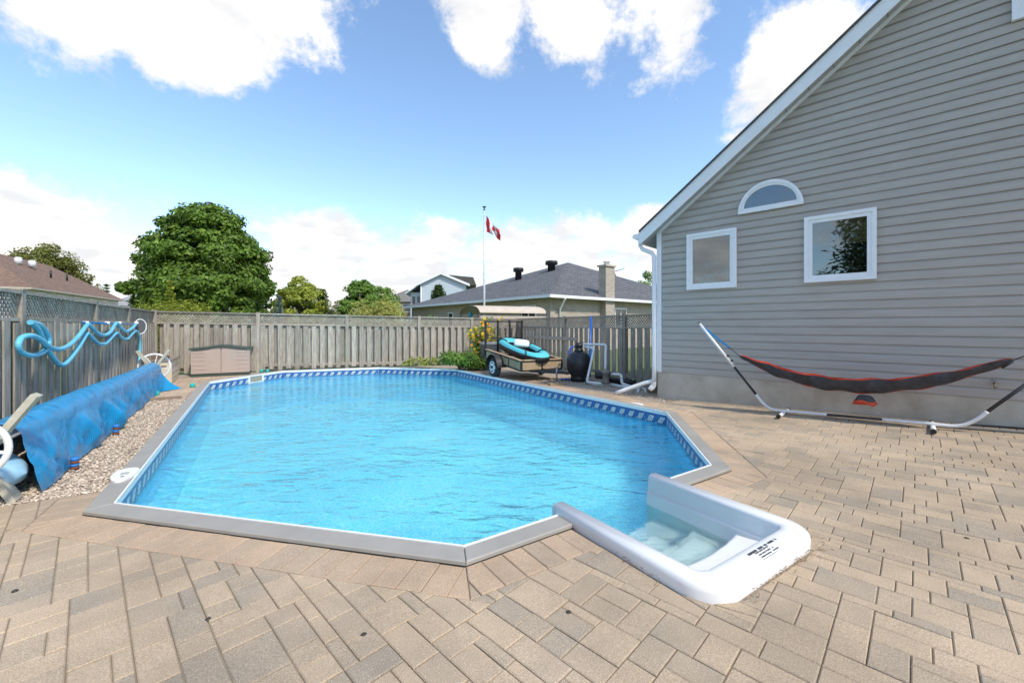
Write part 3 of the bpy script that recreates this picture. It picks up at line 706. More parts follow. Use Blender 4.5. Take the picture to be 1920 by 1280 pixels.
# ------------------------------------------------------------------ fences
def fence(name, p0, p1, zt0, zt1, posts, label, toward, front_first=True, period=.236, lattice_skip=()):
    p0, p1 = Vector(p0), Vector(p1); L_ = (p1 - p0).length; d = (p1 - p0).normalized(); nn = Vector((-d.y, d.x, 0))
    if nn.dot(Vector(toward) - p0) < 0: nn = -nn
    root = thing(name, p0, label, 'fence')
    zt = lambda s: zt0 + (zt1 - zt0) * s / L_
    def P(s, n_, z): return p0 + d * s + nn * n_ + Vector((0, 0, z))
    for s in posts:
        m = MB(); w = .095; t = zt(s) + .035
        m.box(P(s - w / 2, -.045, -.1), d * w, nn * w, (0, 0, t + .1)); 
        m.box(P(s - w / 2 - .006, -.051, t), d * (w + .012), nn * (w + .012), (0, 0, .012)); m.build('post', M['fence'], root)
    ed = sorted(set([0] + list(posts) + [L_]))
    for s0, s1 in zip(ed[:-1], ed[1:]):
        if s1 - s0 < .15: continue
        a0, a1 = s0 + .05, s1 - .05
        for dz0, dz1, th, nm in ((-.012, .022, .10, 'cap_rail'), (-.335, -.295, .066, 'lattice_rail'), (-1.60, -1.51, .066, 'lower_rail')):
            m = MB(); q = [P(a0, -th / 2, zt(a0) + dz0), P(a1, -th / 2, zt(a1) + dz0), P(a1, -th / 2, zt(a1) + dz1), P(a0, -th / 2, zt(a0) + dz1)]
            m.slab(q, nn * th); m.build(nm, M['fence'], root)
        m = MB()                                   # lattice: two layers of diagonal slats
        for lay, sg in ((.004, 1), (-.004, -1)):
            o_ = a0 - .4
            while o_ < a1 + .4:
                zl, zh = -.296, -.012; xs = [o_, o_ + .284 * sg]; pts = []
                lo, hi = (o_, zl), (o_ + sg * (zh - zl), zh)
                t0, t1 = 0., 1.
                dx = hi[0] - lo[0]
                for bound, sgn in ((a0, 1), (a1, -1)):
                    f0, f1 = sgn * (lo[0] - bound), sgn * (hi[0] - bound)
                    if f0 < 0 and f1 < 0: t1 = -1; break
                    if f0 < 0: t0 = max(t0, f0 / (f0 - f1))
                    if f1 < 0: t1 = min(t1, f0 / (f0 - f1))
                if t1 > t0 + .02:
                    c0 = (lo[0] + dx * t0, zl + (zh - zl) * t0); c1 = (lo[0] + dx * t1, zl + (zh - zl) * t1)
                    m.beam(P(c0[0], lay, zt(c0[0]) + c0[1]), P(c1[0], lay, zt(c1[0]) + c1[1]), .0075, .028, up=tuple(d))
                o_ += .084
        m.build('lattice_panel', M['fence_dark'], root)
    s = .02; k = 0 if front_first else 1
    while s < L_ - .1:
        near_post = any(abs(s + .07 - q) < .11 for q in posts)
        w = random.uniform(.128, .142); top = zt(s) - (.335 if k % 2 == 0 else .30) - random.uniform(0, .02)
        if not (near_post and k % 2 == 0):
            m = MB(); off = .034 if k % 2 == 0 else -.062; lean = random.gauss(0, .004)
            z0_ = .04 + random.uniform(-.02, .03)
            m.slab([P(s, off, z0_), P(s + w, off, z0_), P(s + w + lean, off, top), P(s + lean, off, top)], nn * .019)
            m.build('board', M['fence'], root)
        s += period / 2; k += 1
    return root
C_ = Vector((-2, 8, 0))
fence('side_fence', FC0, FCL, 1.785, 1.785, [2.85, 5.15, 7.95, 10.6], 'weathered board fence with lattice top holding the blue hose', C_)
Lb = (FC1 - FC0).length
fence('back_fence', FC0, FC1, 1.785, 1.63, [.05, 2.56, 5.07, 7.40, 9.3, Lb - .05], 'long weathered board fence with lattice top behind the storage cabinet', C_)
rf = fence('filter_fence', FC1, FC2, 1.64, 1.66, [3.0, 5.65], 'weathered board fence with lattice top behind trailer and pool filter', C_)
# extra rail nailed across the front of this fence
d_ = (FC2 - FC1).normalized(); nn_ = Vector((-d_.y, d_.x, 0)); nn_ = nn_ if nn_.dot(C_ - FC1) > 0 else -nn_
m = MB(); q0 = FC1 + d_ * .3 + nn_ * .07 + Vector((0, 0, 1.0)); q1 = FC1 + d_ * 3.7 + nn_ * .07 + Vector((0, 0, .98)); m.beam(q0, q1, .04, .10); m.build('brace_rail', M['fence'], rf)

# ------------------------------------------------------------------ solar cover and its reel
REEL = Frame((-4.25, 3.5), R(122.6))
M['solar'] = None
def solar_mat():
    m = bpy.data.materials.new('blue_bubble_cover'); m.use_nodes = True; N, L = m.node_tree.nodes, m.node_tree.links; p = N['Principled BSDF']
    p.inputs['Base Color'].default_value = (.006, .20, .52, 1); p.inputs['Roughness'].default_value = .2
    uv = N.new('ShaderNodeUVMap'); mp = N.new('ShaderNodeMapping'); mp.inputs['Scale'].default_value = (60, 60, 1); mp.inputs['Rotation'].default_value = (0, 0, R(8)); L.new(uv.outputs[0], mp.inputs[0])
    vo = N.new('ShaderNodeTexVoronoi'); vo.inputs['Randomness'].default_value = 0; vo.inputs['Scale'].default_value = 1; L.new(mp.outputs[0], vo.inputs['Vector'])
    mr = N.new('ShaderNodeMapRange'); mr.interpolation_type = 'SMOOTHSTEP'; L.new(vo.outputs['Distance'], mr.inputs[0]); mr.inputs[1].default_value = .48; mr.inputs[2].default_value = .15
    bp = N.new('ShaderNodeBump'); bp.inputs['Distance'].default_value = .004; bp.inputs['Strength'].default_value = .4; L.new(mr.outputs[0], bp.inputs['Height'])
    nc_ = N.new('ShaderNodeTexNoise'); nc_.inputs['Scale'].default_value = 3.2; nc_.inputs['Detail'].default_value = 4; nc_.inputs['Distortion'].default_value = 1.2; tcc = N.new('ShaderNodeTexCoord'); L.new(tcc.outputs['Object'], nc_.inputs['Vector']); b2 = N.new('ShaderNodeBump'); b2.inputs['Distance'].default_value = .045; b2.inputs['Strength'].default_value = .9; L.new(nc_.outputs[0], b2.inputs['Height']); L.new(b2.outputs[0], bp.inputs['Normal']); L.new(bp.outputs[0], p.inputs['Normal'])
    mx = N.new('ShaderNodeMix'); mx.data_type = 'RGBA'; L.new(mr.outputs[0], mx.inputs[0]); mx.inputs[6].default_value = (.003, .20, .46, 1); mx.inputs[7].default_value = (.012, .42, .74, 1); L.new(mx.outputs[2], p.inputs['Base Color'])
    return m
M['solar'] = solar_mat()
NA_, NQ = 190, 64; verts = []; uvs = []
ph = [random.uniform(0, 6.28) for _ in range(12)]
A0, A1 = -.22, 6.42
bumps = [(.25, .3, .10), (1.15, .13, .14), (1.45, .25, .09), (2.15, .10, .15), (2.35, .3, .08), (2.8, .14, .10), (3.9, .22, .10), (5.2, .35, .04)]
for i in range(NA_ + 1):
    a = A0 + (A1 - A0) * i / NA_; u = (a - A0) / (A1 - A0)
    rr = .165 - .02 * u + .006 * math.sin(a * 1.3 + ph[0]); zc = .455
    for j in range(NQ + 1):
        q = j / NQ
        if q < .28:
            t = q / .28; b = .34 - (.34 - rr) * sst(t, 0, 1) + .02 * math.sin(a * 5 + ph[1]) * (1 - t); z = .02 + (zc - .02) * t
        elif q < .56:
            t = (q - .28) / .28 * math.pi; b = rr * math.cos(t); z = zc + rr * math.sin(t)
        else:
            t = (q - .56) / .44; fb = -.25 + .08 * u; b = -rr + (fb + rr) * (t ** 1.3); z = zc - (zc - .012) * t
            fold = 0
            for (ca, wd, am) in bumps:
                sh = ca + (.25 - .5 * ((ca * 7) % 1)) * t; fold += am * math.exp(-((a - sh) / wd) ** 2)
            fold += .022 * math.sin(a * 5.1 + 3.2 * t + ph[2] + 1.5 * math.sin(a * 1.7)) + .014 * math.sin(a * 11.1 - 5 * t + ph[3] + 2 * math.sin(a * 2.3)) + .007 * math.sin(a * 27 + 9 * t + ph[4]) + .006 * math.sin(a * 41 - 14 * t) + .035 * (1 - abs(math.sin(a * 2.9 + 1.9 * t + 1.2 * math.sin(a * 1.3)))) ** 3 - .03 * (1 - abs(math.sin(a * 3.7 - 2.4 * t + .8))) ** 4
            b -= fold * .62 * math.sin(min(1, t) * math.pi * .86)
            z += .02 * math.sin(a * 9 + ph[5]) * math.sin(t * math.pi)
            if u > .93: b -= .35 * ((u - .93) / .07) ** 2 * t ** 2
        z += .003 * math.sin(a * 11 + q * 30) * (1 if .3 < q < .6 else 0)
        verts.append(REEL(a, b, max(z, .012))); uvs.append((a, q * 1.75))
m = MB(); m.add(verts, [(i * (NQ + 1) + j, (i + 1) * (NQ + 1) + j, (i + 1) * (NQ + 1) + j + 1, i * (NQ + 1) + j + 1) for i in range(NA_) for j in range(NQ)], True)
cov = m.build('solar_cover', M['solar'], origin=REEL(3.3, 0, 0), label='shiny blue bubble pool cover draped over the reel', cat='pool cover', fix=False)
ul = cov.data.uv_layers.new(name='UVMap')
for lp in cov.data.loops: ul.data[lp.index].uv = uvs[lp.vertex_index]
M['oldwood'] = mat('weathered_post_wood', (.40, .37, .28), .85, scale=6, col2=(.55, .52, .42), bump=.3, bscale=40, stretch=(1, 1, 1))
reel = thing('cover_reel', REEL(3.3, 0, 0), 'long cover reel on crossed wooden legs with white spoked wheels', 'reel')
m = MB(); m.tube([REEL(-.64, 0, .48), REEL(6.75, 0, .48)], .045, 12); m.build('roller_tube', M['white'], reel)
for a in (-.31, 6.55):
    for sg in (-1, 1):
        m = MB(); m.beam(REEL(a + sg * .025, -sg * (.26 if a > 0 or sg < 0 else .14), .0), REEL(a + sg * .025, sg * .27, .86 if a > 1 else .84), .045, .125, up=tuple(REEL.e1)); m.build('leg', M['oldwood'], reel)
for a, wr in ((-.62, .21), (6.68, .27)):
    m = MB(); c = REEL(a, 0, .5); m.tube([c + (REEL.e2 * math.cos(t) + Vector((0, 0, 1)) * math.sin(t)) * wr for t in np.linspace(0, 6.283, 40, endpoint=False)], .022, 8, closed=True)
    wh = m.build('wheel', M['pvc'], reel)
    m = MB()
    for k in range(8):
        t = k * math.pi / 4 + .2; m.beam(c + (REEL.e2 * math.cos(t) + Vector((0, 0, 1)) * math.sin(t)) * .04, c + (REEL.e2 * math.cos(t) + Vector((0, 0, 1)) * math.sin(t)) * (wr - .005), .014, .04, up=tuple(REEL.e1))
    m.lathe(c - REEL.e1 * .03, [(.055, 0), (.06, .02), (.06, .05), (.03, .06)], 16, axis=tuple(REEL.e1)); m.build('spokes', M['pvc'], wh)
# foam stubs over the stakes
M['foam_blue'] = mat('blue_foam', (.02, .20, .56), .7); M['foam_brown'] = mat('brown_foam', (.17, .06, .03), .8); M['foam_teal'] = mat('teal_foam', (.02, .42, .38), .7)
def stub(x, y, r, h, striped, label):
    p = gp(x, y); o = thing('foam_stub', p, label, 'foam stub', 'foam tube stubs on stakes')
    if striped:
        tilt = Vector((random.uniform(-.1, .1), random.uniform(-.05, .05), 1))
        for k in range(4):
            m = MB(); m.lathe(p + tilt * (h * k / 4) + Vector((0, 0, .0)), [(r, 0), (r, h / 4)], 16, axis=tuple(tilt)); m.build('band', M['foam_brown'] if k % 2 == 0 else M['foam_blue'], o)
    else:
        m = MB(); t = Vector((random.uniform(-.25, .25), random.uniform(-.2, .2), 1)); m.lathe(p, [(r, -.01), (r * 1.02, h * .5), (r * .98, h * .96), (r * .8, h)], 14, axis=tuple(t)); m.build('foam_tube', M['foam_teal'], o)
stub(140, 879, .032, .115, True, 'blue and brown striped foam stub standing in open gravel')
stub(217, 814, .033, .125, True, 'blue and brown striped foam stub close beside the draped cover')
stub(266, 764, .034, .10, True, 'blue and brown striped foam stub half under the cover hem')
stub(304, 733, .05, .12, False, 'upright teal foam stub near the timber edging')
stub(293, 741, .05, .08, False, 'teal foam stub at the corner of the blue cover')
stub(361, 726, .05, .09, False, 'teal foam stub against the coping corner')
stub(490, 697.5, .05, .08, False, 'teal foam stub in the grass behind the skimmer'); stub(501, 697, .05, .07, False, 'low teal foam stub right of the skimmer near the fence')
stub(627, 690.5, .055, .12, False, 'teal foam stub at the foot of the long back fence')

# ------------------------------------------------------------------ hose and pole on the side fence
LF = Frame((FC0.x, FC0.y), math.atan2(-.848, .53))     # a along the fence towards the viewer, b > 0 into the yard
def lf(x, y, b): a_, z = LF.ray(x, y, b); return LF(a_, b, z)
def crop3(pts, b): return [lf(x / 5.82, 580 + y / 5.82, bb if bb else b) for x, y, *r_ in pts for bb in [r_[0] if r_ else None]]
M['hose'] = mat('pale_blue_vacuum_hose', (.14, .50, .66), .4, var=.15, scale=6)
def hose_mat_bands():
    m = M['hose']; N, L = m.node_tree.nodes, m.node_tree.links
    return m
ha = [(330, 140), (430, 170), (510, 260), (530, 370), (470, 465), (350, 502), (235, 470), (200, 390), (235, 310), (330, 285, .16), (420, 315, .17), (500, 380, .17), (570, 422), (650, 432), (745, 395), (850, 300), (935, 185), (965, 165), (1010, 205), (1060, 255), (1130, 282), (1200, 250), (1255, 165), (1280, 150), (1310, 190), (1375, 240), (1440, 205), (1480, 165)]
hb = [(345, 150), (410, 215), (455, 300), (500, 400, .10), (560, 500), (620, 580), (680, 606), (745, 560), (850, 420), (935, 280), (960, 265), (1010, 315), (1075, 372), (1150, 372), (1220, 300), (1275, 255), (1320, 300), (1380, 325), (1440, 265), (1480, 235), (1515, 290), (1528, 420), (1518, 600)]
hose = thing('vacuum_hose', LF(5.5, .12, 0), 'long pale blue vacuum hose looped along the side fence', 'hose')
for hp in (ha, hb):
    pts = smooth_path(crop3(hp, .12), 6); m = MB(); rr_ = [.034 + .0016 * (k % 2) for k in range(len(pts))]
    pts2 = []; 
    for k in range(len(pts) - 1):
        for s_ in range(3): pts2.append(pts[k].lerp(pts[k + 1], s_ / 3))
    m.tube(pts2, [.0285 if k % 2 else .031 for k in range(len(pts2))], 10); m.build('hose_strand', M['hose'], hose)
pole = thing('telescopic_pole', lf(205, 607, .10), 'thin blue telescopic pole hung level on the side fence', 'pole')
m = MB(); m.tube([lf(153, 604.5, .09), lf(262, 608, .09)], .016, 10); m.build('tube', mat('blue_anodised_pole', (.02, .22, .50), .3, metal=.6), pole)
for x in (155, 196, 219, 252):
    m = MB(); c = lf(x, 605.5, .06); m.lathe(c, [(.03, 0), (.03, .07)], 10, axis=tuple(LF.e2)); m.build('clip', M['pvc'], pole)
m = MB(); c = lf(263, 612, .14); ax = (LF.e1 * .9 + LF.e2 * .45).normalized(); sd = ax.cross(Vector((0, 0, 1)))
m.tube([c + sd * math.cos(t) * .11 + Vector((0, 0, 1)) * math.sin(t) * .17 for t in np.linspace(0, 6.283, 28, endpoint=False)], .012, 8, closed=True)
nh = m.build('net_rim', M['pvc'], pole)
m = MB(); m.slab([c + sd * math.cos(t) * .105 + Vector((0, 0, 1)) * math.sin(t) * .165 for t in np.linspace(0, 6.283, 28, endpoint=False)], ax * .006); m.build('net', mat('net_mesh', (.10, .10, .10), .8), nh)
# light blue board with a webbing strap
tip = gp(50, 893, .16); bd = thing('paddle_board', (tip.x - .8, tip.y + .05, 0), 'pale blue board nose poking in beside the cover end', 'board')
m = MB(); ns, nc = 30, 22; vs_ = []
bdir = Vector((-.97, -.22, 0)).normalized(); bside = Vector((-bdir.y, bdir.x, 0))
for i in range(ns + 1):
    t = i / ns; x = 1.8 * t; w = .30 * (1 - (1 - min(1, x / .55)) ** 2.2) ** .75 + .002; h = .17 * (1 - (1 - min(1, x / .40)) ** 2.4) ** .6 + .002; zc = .19 + .02 * t
    for k in range(nc):
        c = 2 * math.pi * k / nc; cx_, sx_ = math.cos(c), math.sin(c); vs_.append(tip + bdir * x + bside * (w * math.copysign(abs(cx_) ** .8, cx_)) + Vector((0, 0, zc - tip.z + h * math.copysign(abs(sx_) ** .9, sx_) * (1 if sx_ > 0 else .9))))
m.add(vs_, [(i * nc + k, i * nc + (k + 1) % nc, (i + 1) * nc + (k + 1) % nc, (i + 1) * nc + k) for i in range(ns) for k in range(nc)] + [tuple(range(nc)), tuple(ns * nc + k for k in range(nc))[::-1]], True)
m.build('hull', mat('pale_blue_board', (.16, .44, .66), .35, scale=3, col2=(.42, .62, .76)), bd)
m = MB(); c0 = gp(14, 905, .10); pts = [c0 + Vector((-.10, .0, .03)), c0 + Vector((-.01, -.02, .02)), c0 + Vector((.03, -.05, -.04)), c0 + Vector((.01, -.06, -.085)), c0 + Vector((-.10, -.06, -.092)), c0 + Vector((-.3, -.02, -.09))]
sp = smooth_path(pts, 5)
for p_, q_ in zip(sp[:-1], sp[1:]): m.beam(p_, q_ + (q_ - p_) * .05, .055, .006)
m.build('strap', mat('grey_webbing', (.10, .095, .08), .9), bd)

# ------------------------------------------------------------------ storage boxes
fa = math.atan2(bdv.y, bdv.x)
c = gp(357, 706.5); SB = Frame(c, R(27)); M['taupe'] = mat('taupe_resin', (.42, .33, .275), .55, var=.05, scale=3); M['dgreen'] = mat('dark_green_resin', (.05, .075, .06), .5, var=.15)
W_, D_, H_ = 1.38, .62, .78
sb = thing('storage_cabinet', SB(W_ / 2, D_ / 2, 0), 'taupe resin storage cabinet with wavy dark green lid against the fence', 'cabinet')
m = MB(); m.fbox(SB, 0.02, W_ - .02, .02, D_, 0.0, .07); m.build('base', M['dgreen'], sb)
lidz = lambda x: .75 + .075 * math.exp(-((x - W_ / 2) / .36) ** 2)
m = MB(); P = [(0.02, .0705)] + [(W_ - .02, .0705)] + [(x, lidz(x) - .02) for x in np.linspace(W_ - .02, .02, 25)]
m.slab([SB(x, .03, z) for x, z in P], SB.e2 * (D_ - .06)); m.build('body', M['taupe'], sb)
for sg, x0, x1 in ((0, .0, W_ / 2 - .006), (1, W_ / 2 + .006, W_)):
    m = MB(); xs = np.linspace(x0 + .01, x1 - .01, 14); P = [(x0 + .01, .075), (x1 - .01, .075)] + [(x, lidz(x) - .035) for x in xs[::-1]]
    m.slab([SB(x, .0, z) for x, z in P], SB.e2 * .028); dr = m.build('door', M['taupe'], sb)
    r0, r1 = (x0 + .03, x0 + .33) if sg == 0 else (x1 - .33, x1 - .03)
    for z in (.18, .30, .42, .54, .63):
        m = MB(); m.fbox(SB, r0, r1, -.008, .001, z, z + .022); m.build('rib', M['taupe'], dr)
m = MB(); xs = np.linspace(-.035, W_ + .035, 40); P = [(x, lidz(x) - .02) for x in xs] + [(x, lidz(x) + .025) for x in xs[::-1]]
m.slab([SB(x, -.04, z) for x, z in P], SB.e2 * (D_ + .05)); m.build('lid', M['dgreen'], sb)
CHF = Frame(gp(322, 719), R(122.6)); M['cream'] = mat('cream_resin', (.60, .53, .40), .5, var=.05)
# chest: right face along e1 of CHF, long face towards the reel
c = CHF.o; ch = thing('deck_chest', CHF(.3, .35, 0), 'cream resin deck chest with brown lid behind the reel wheel', 'chest')
m = MB(); m.fbox(CHF, 0, 1.15, 0.0, .46, 0.012, .54); bdy = m.build('body', M['cream'], ch)
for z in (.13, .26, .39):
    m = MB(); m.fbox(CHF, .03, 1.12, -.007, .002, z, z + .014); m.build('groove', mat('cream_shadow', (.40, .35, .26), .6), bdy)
m = MB(); m.fbox(CHF, -.008, .002, .10, .20, .40, .44); m.build('handle', mat('brown_resin', (.16, .11, .075), .6), bdy)
m = MB(); m.fbox(CHF, -.03, 1.18, -.03, .49, .545, .59); m.build('lid', mat('brown_lid', (.24, .19, .155), .6, var=.1), ch)
m = MB(); m.fbox(CHF, .12, .50, .10, .40, .592, .655); m.build('folded_mat', mat('brown_mat', (.15, .10, .065), .8), origin=CHF(.31, .25, .592), label='folded brown mat lying on the chest lid', cat='mat')
# ------------------------------------------------------------------ our house: gable wall with lap siding
def siding_mat():
    m = mat('vinyl_siding', (.375, .338, .30), .55, scale=2.0, col2=(.43, .392, .35), bump=.10, bscale=160, rand=.025, stretch=(1, 1, 6))
    return m
M['siding'] = siding_mat()
SLOPE = .735; WZ0 = 3.26; SID0 = .50; CRS = .127; HL = 10.0
house = thing('grey_house', HOUSE(5, 4, 0), 'grey vinyl sided house gable with white trim beside the patio', 'house')
rake = lambda a: WZ0 + SLOPE * min(a, 2 * 5.0 - a)
m = MB(); P = [(0, -.2), (HL, -.2), (HL, WZ0 - .05), (5, WZ0 + SLOPE * 5 - .05), (0, WZ0 - .05)]
m.slab([HOUSE(x, 0, z) for x, z in P], HOUSE.e2 * 8.5); m.build('wall_core', M['siding'], house)
m = MB(); m.fbox(HOUSE, -.012, HL + .01, -.016, 8.5, -.15, SID0 - .004); m.build('foundation', M['concrete'], house)
k = 0
while SID0 + k * CRS < rake(5) - .02:
    z0 = SID0 + k * CRS; z1 = z0 + CRS
    amin = max(.075, (z0 - WZ0) / SLOPE + .0); amax = HL - amin
    cuts = [amin]
    x = amin + random.uniform(.6, 3.6)
    while x < amax - .4: cuts.append(x); x += random.choice((2.4, 3.66))
    cuts.append(amax)
    for s0, s1 in zip(cuts[:-1], cuts[1:]):
        lap = random.uniform(0, .004); e0 = -.003 if s0 > amin + .01 else 0
        pr = [(-.003, z1 + .006), (-.005 - lap, z1 - .010), (-.007 - lap, z1 - .016), (-.019 - lap, z1 - .036), (-.0215 - lap, z0 + .002), (-.0205 - lap, z0), (-.003, z0 + .012)]
        m = MB(); n = len(pr)
        l1 = max(s0 + e0, (z1 - WZ0) / SLOPE) if s0 == cuts[0] else s0 + e0; r1 = min(s1, HL - (z1 - WZ0) / SLOPE) if s1 == cuts[-1] else s1
        if r1 - l1 < .02: continue
        def xx(z, left): 
            if left: return max(s0 + e0, (z - WZ0) / SLOPE) if s0 == cuts[0] else s0 + e0
            return min(s1, HL - (z - WZ0) / SLOPE) if s1 == cuts[-1] else s1
        v = [HOUSE(xx(z, True), b, z) for b, z in pr] + [HOUSE(xx(z, False), b, z) for b, z in pr]
        m.add(v, [tuple(range(n)), tuple(range(n, 2 * n))[::-1]] + [(i, (i + 1) % n, n + (i + 1) % n, n + i) for i in range(n)])
        m.build('siding_course', M['siding'], house)
    k += 1
m = MB(); m.fbox(HOUSE, -.02, .072, -.036, -.001, SID0 - .003, WZ0 + .05); m.build('corner_post', M['white'], house)
# roof
M['shingle'] = mat('dark_shingles', (.055, .055, .058), .9, scale=6, col2=(.11, .11, .112), bump=.5, bscale=30)
RO = .26                                          # rake overhang in front of the gable
def roof_pt(a, b, dz): return HOUSE(a, b, WZ0 + SLOPE * min(a, HL - a) + dz)
for sg in (0, 1):
    m = MB(); e = -.27; q = [(e, -RO - .03), (5, -RO - .03), (5, 9), (e, 9)]
    if sg: q = [(HL - x, y) for x, y in q]
    m.slab([roof_pt(x, y, .16) for x, y in q], (0, 0, .035)); m.build('roof', M['shingle'], house)
    fx = (lambda x: x) if not sg else (lambda x: HL - x)
    m = MB(); m.slab([roof_pt(fx(-.27), -RO, -.085), roof_pt(fx(5), -RO, -.085), roof_pt(fx(5), -RO, .158), roof_pt(fx(-.27), -RO, .158)], HOUSE.e2 * .02); m.build('rake_fascia', M['white'], house)
    m = MB(); m.slab([roof_pt(fx(-.27), -RO + .0205, .02), roof_pt(fx(5), -RO + .0205, .02), roof_pt(fx(5), -RO + .0205, .06), roof_pt(fx(-.27), -RO + .0205, .06)], HOUSE.e2 * .01); m.build('frieze_strip', M['white'], house)
M['soffit'] = mat('soffit_vinyl', (.40, .41, .42), .6, var=.06)
s = -.26
while s < 4.9:
    m = MB(); m.slab([roof_pt(s + .004, -RO + .021, -.035), roof_pt(s + .296, -RO + .021, -.035), roof_pt(s + .296, -.002, -.035), roof_pt(s + .004, -.002, -.035)], (0, 0, .012)); m.build('soffit_panel', M['soffit'], house)
    s += .30
m = MB(); m.slab([roof_pt(-.26, -RO + .02, -.02), roof_pt(5, -RO + .02, -.02), roof_pt(5, 0, -.02), roof_pt(-.26, 0, -.02)], (0, 0, .012)); m.build('soffit_backing', M['black'], house)
m = MB(); m.slab([roof_pt(.0, -.036, -.10), roof_pt(5, -.036, -.10), roof_pt(5, -.036, -.037), roof_pt(.0, -.036, -.037)], HOUSE.e2 * .02); m.build('frieze', M['white'], house)
# eave: fascia, soffit return, gutter, downspout
ez = WZ0 - SLOPE * .27
m = MB(); m.fbox(HOUSE, -.295, -.272, -RO, 8.8, ez - .06, ez + .16); m.build('eave_fascia', M['white'], house)
m = MB(); m.slab([roof_pt(-.27, .001, -.035), roof_pt(-.001, .001, -.035), roof_pt(-.001, 8.6, -.035), roof_pt(-.27, 8.6, -.035)], (0, 0, .012)); m.build('eave_soffit', M['soffit'], house)
m = MB(); P = [(-.41, ez + .06), (-.40, ez + .13), (-.296, ez + .13), (-.296, ez + .03), (-.36, ez + .03)]
m.slab([HOUSE(x, -RO - .02, z) for x, z in P], HOUSE.e2 * 8.8); m.build('gutter', M['white'], house)
dsx, dsy = -.06, -.07
path = [HOUSE(-.35, dsy, ez + .04), HOUSE(-.35, dsy, ez - .06), HOUSE(-.30, dsy, ez - .14), HOUSE(-.10, dsy, ez - .24), HOUSE(-.055, dsy, ez - .32), HOUSE(-.055, dsy, .62), HOUSE(-.055, dsy, .30)]
m = MB(); m.tube(path, .042, 8); ds = m.build('downspout', M['white'], house)
end = gp(1154, 737, .03); b0 = HOUSE(-.055, dsy, .30)
m = MB(); m.tube(smooth_path([b0, b0 + Vector((-.01, .01, -.10)), b0 + Vector((-.08, .02, -.15)), at(1223, 714, b0.y + .05), end], 4), .040, 10); m.build('downspout_extension', M['pvc'], house)
# windows
M['pane'] = None
def glass_mat():
    m = bpy.data.materials.new('window_glass'); m.use_nodes = True; N, L = m.node_tree.nodes, m.node_tree.links; N.remove(N['Principled BSDF'])
    fr = N.new('ShaderNodeFresnel'); fr.inputs[0].default_value = 1.55; ad = N.new('ShaderNodeMath'); ad.operation = 'MULTIPLY_ADD'; ad.use_clamp = True; L.new(fr.outputs[0], ad.inputs[0]); ad.inputs[1].default_value = 1.3; ad.inputs[2].default_value = .08
    gl = N.new('ShaderNodeBsdfGlossy'); gl.inputs['Roughness'].default_value = .01; gl.inputs['Color'].default_value = (.85, .9, .95, 1); tr = N.new('ShaderNodeBsdfTransparent'); tr.inputs[0].default_value = (.75, .8, .8, 1)
    ms = N.new('ShaderNodeMixShader'); L.new(ad.outputs[0], ms.inputs[0]); L.new(tr.outputs[0], ms.inputs[1]); L.new(gl.outputs[0], ms.inputs[2]); L.new(ms.outputs[0], N['Material Output'].inputs[0]); return m
M['pane'] = glass_mat(); M['room'] = mat('dark_interior', (.022, .018, .015), .9, var=.5, scale=2)
M['bamboo'] = mat('bamboo_blind', (.30, .20, .09), .8, scale=60, col2=(.45, .32, .16), stretch=(.3, .3, 8))
def rect_window(a0, a1, z0, z1, blind=0):
    w = MB(); fw = .05; b0, b1 = -.075, -.022
    for (x0, x1, y0, y1) in ((a0, a1, z0, z0 + fw), (a0, a1, z1 - fw, z1), (a0, a0 + fw, z0 + fw, z1 - fw), (a1 - fw, a1, z0 + fw, z1 - fw)): w.fbox(HOUSE, x0, x1, b0, b1, y0, y1)
    win = w.build('window', M['white'], house)
    i0, i1, j0, j1 = a0 + fw, a1 - fw, z0 + fw, z1 - fw; s = MB(); sw = .055
    for (x0, x1, y0, y1) in ((i0, i1, j0, j0 + sw), (i0, i1, j1 - sw, j1), (i0, i0 + sw, j0 + sw, j1 - sw), (i1 - sw, i1, j0 + sw, j1 - sw)): s.fbox(HOUSE, x0, x1, -.058, -.022, y0, y1)
    s.build('sash', M['white'], win)
    g = MB(); g.fbox(HOUSE, i0 + sw, i1 - sw, -.046, -.043, j0 + sw, j1 - sw); g.build('pane', M['pane'], win)
    r = MB(); r.fbox(HOUSE, i0 + sw, i1 - sw, -.027, -.023, j0 + sw, j1 - sw); r.build('interior', M['room'], win)
    if blind:
        r = MB(); r.fbox(HOUSE, i0 + sw, i1 - sw, -.036, -.030, j1 - sw - blind, j1 - sw); r.build('blind', M['bamboo'], win)
def win_px(xl, xr, ytl, ybl, ytr, ybr, blind=0):
    a0, zt0 = HOUSE.ray(xl, ytl, -.05); _, zb0 = HOUSE.ray(xl, ybl, -.05); a1, zt1 = HOUSE.ray(xr, ytr, -.05); _, zb1 = HOUSE.ray(xr, ybr, -.05)
    rect_window(a0, a1, (zb0 + zb1) / 2, (zt0 + zt1) / 2, blind); return a0, a1
win_px(1288, 1381, 440, 544, 427, 538)
win_px(1508, 1644, 408, 530, 389, 523, .36)
a_, z_ = HOUSE.ray(1897, 41, -.05); rect_window(a_, a_ + 1.1, z_, z_ + 1.3)
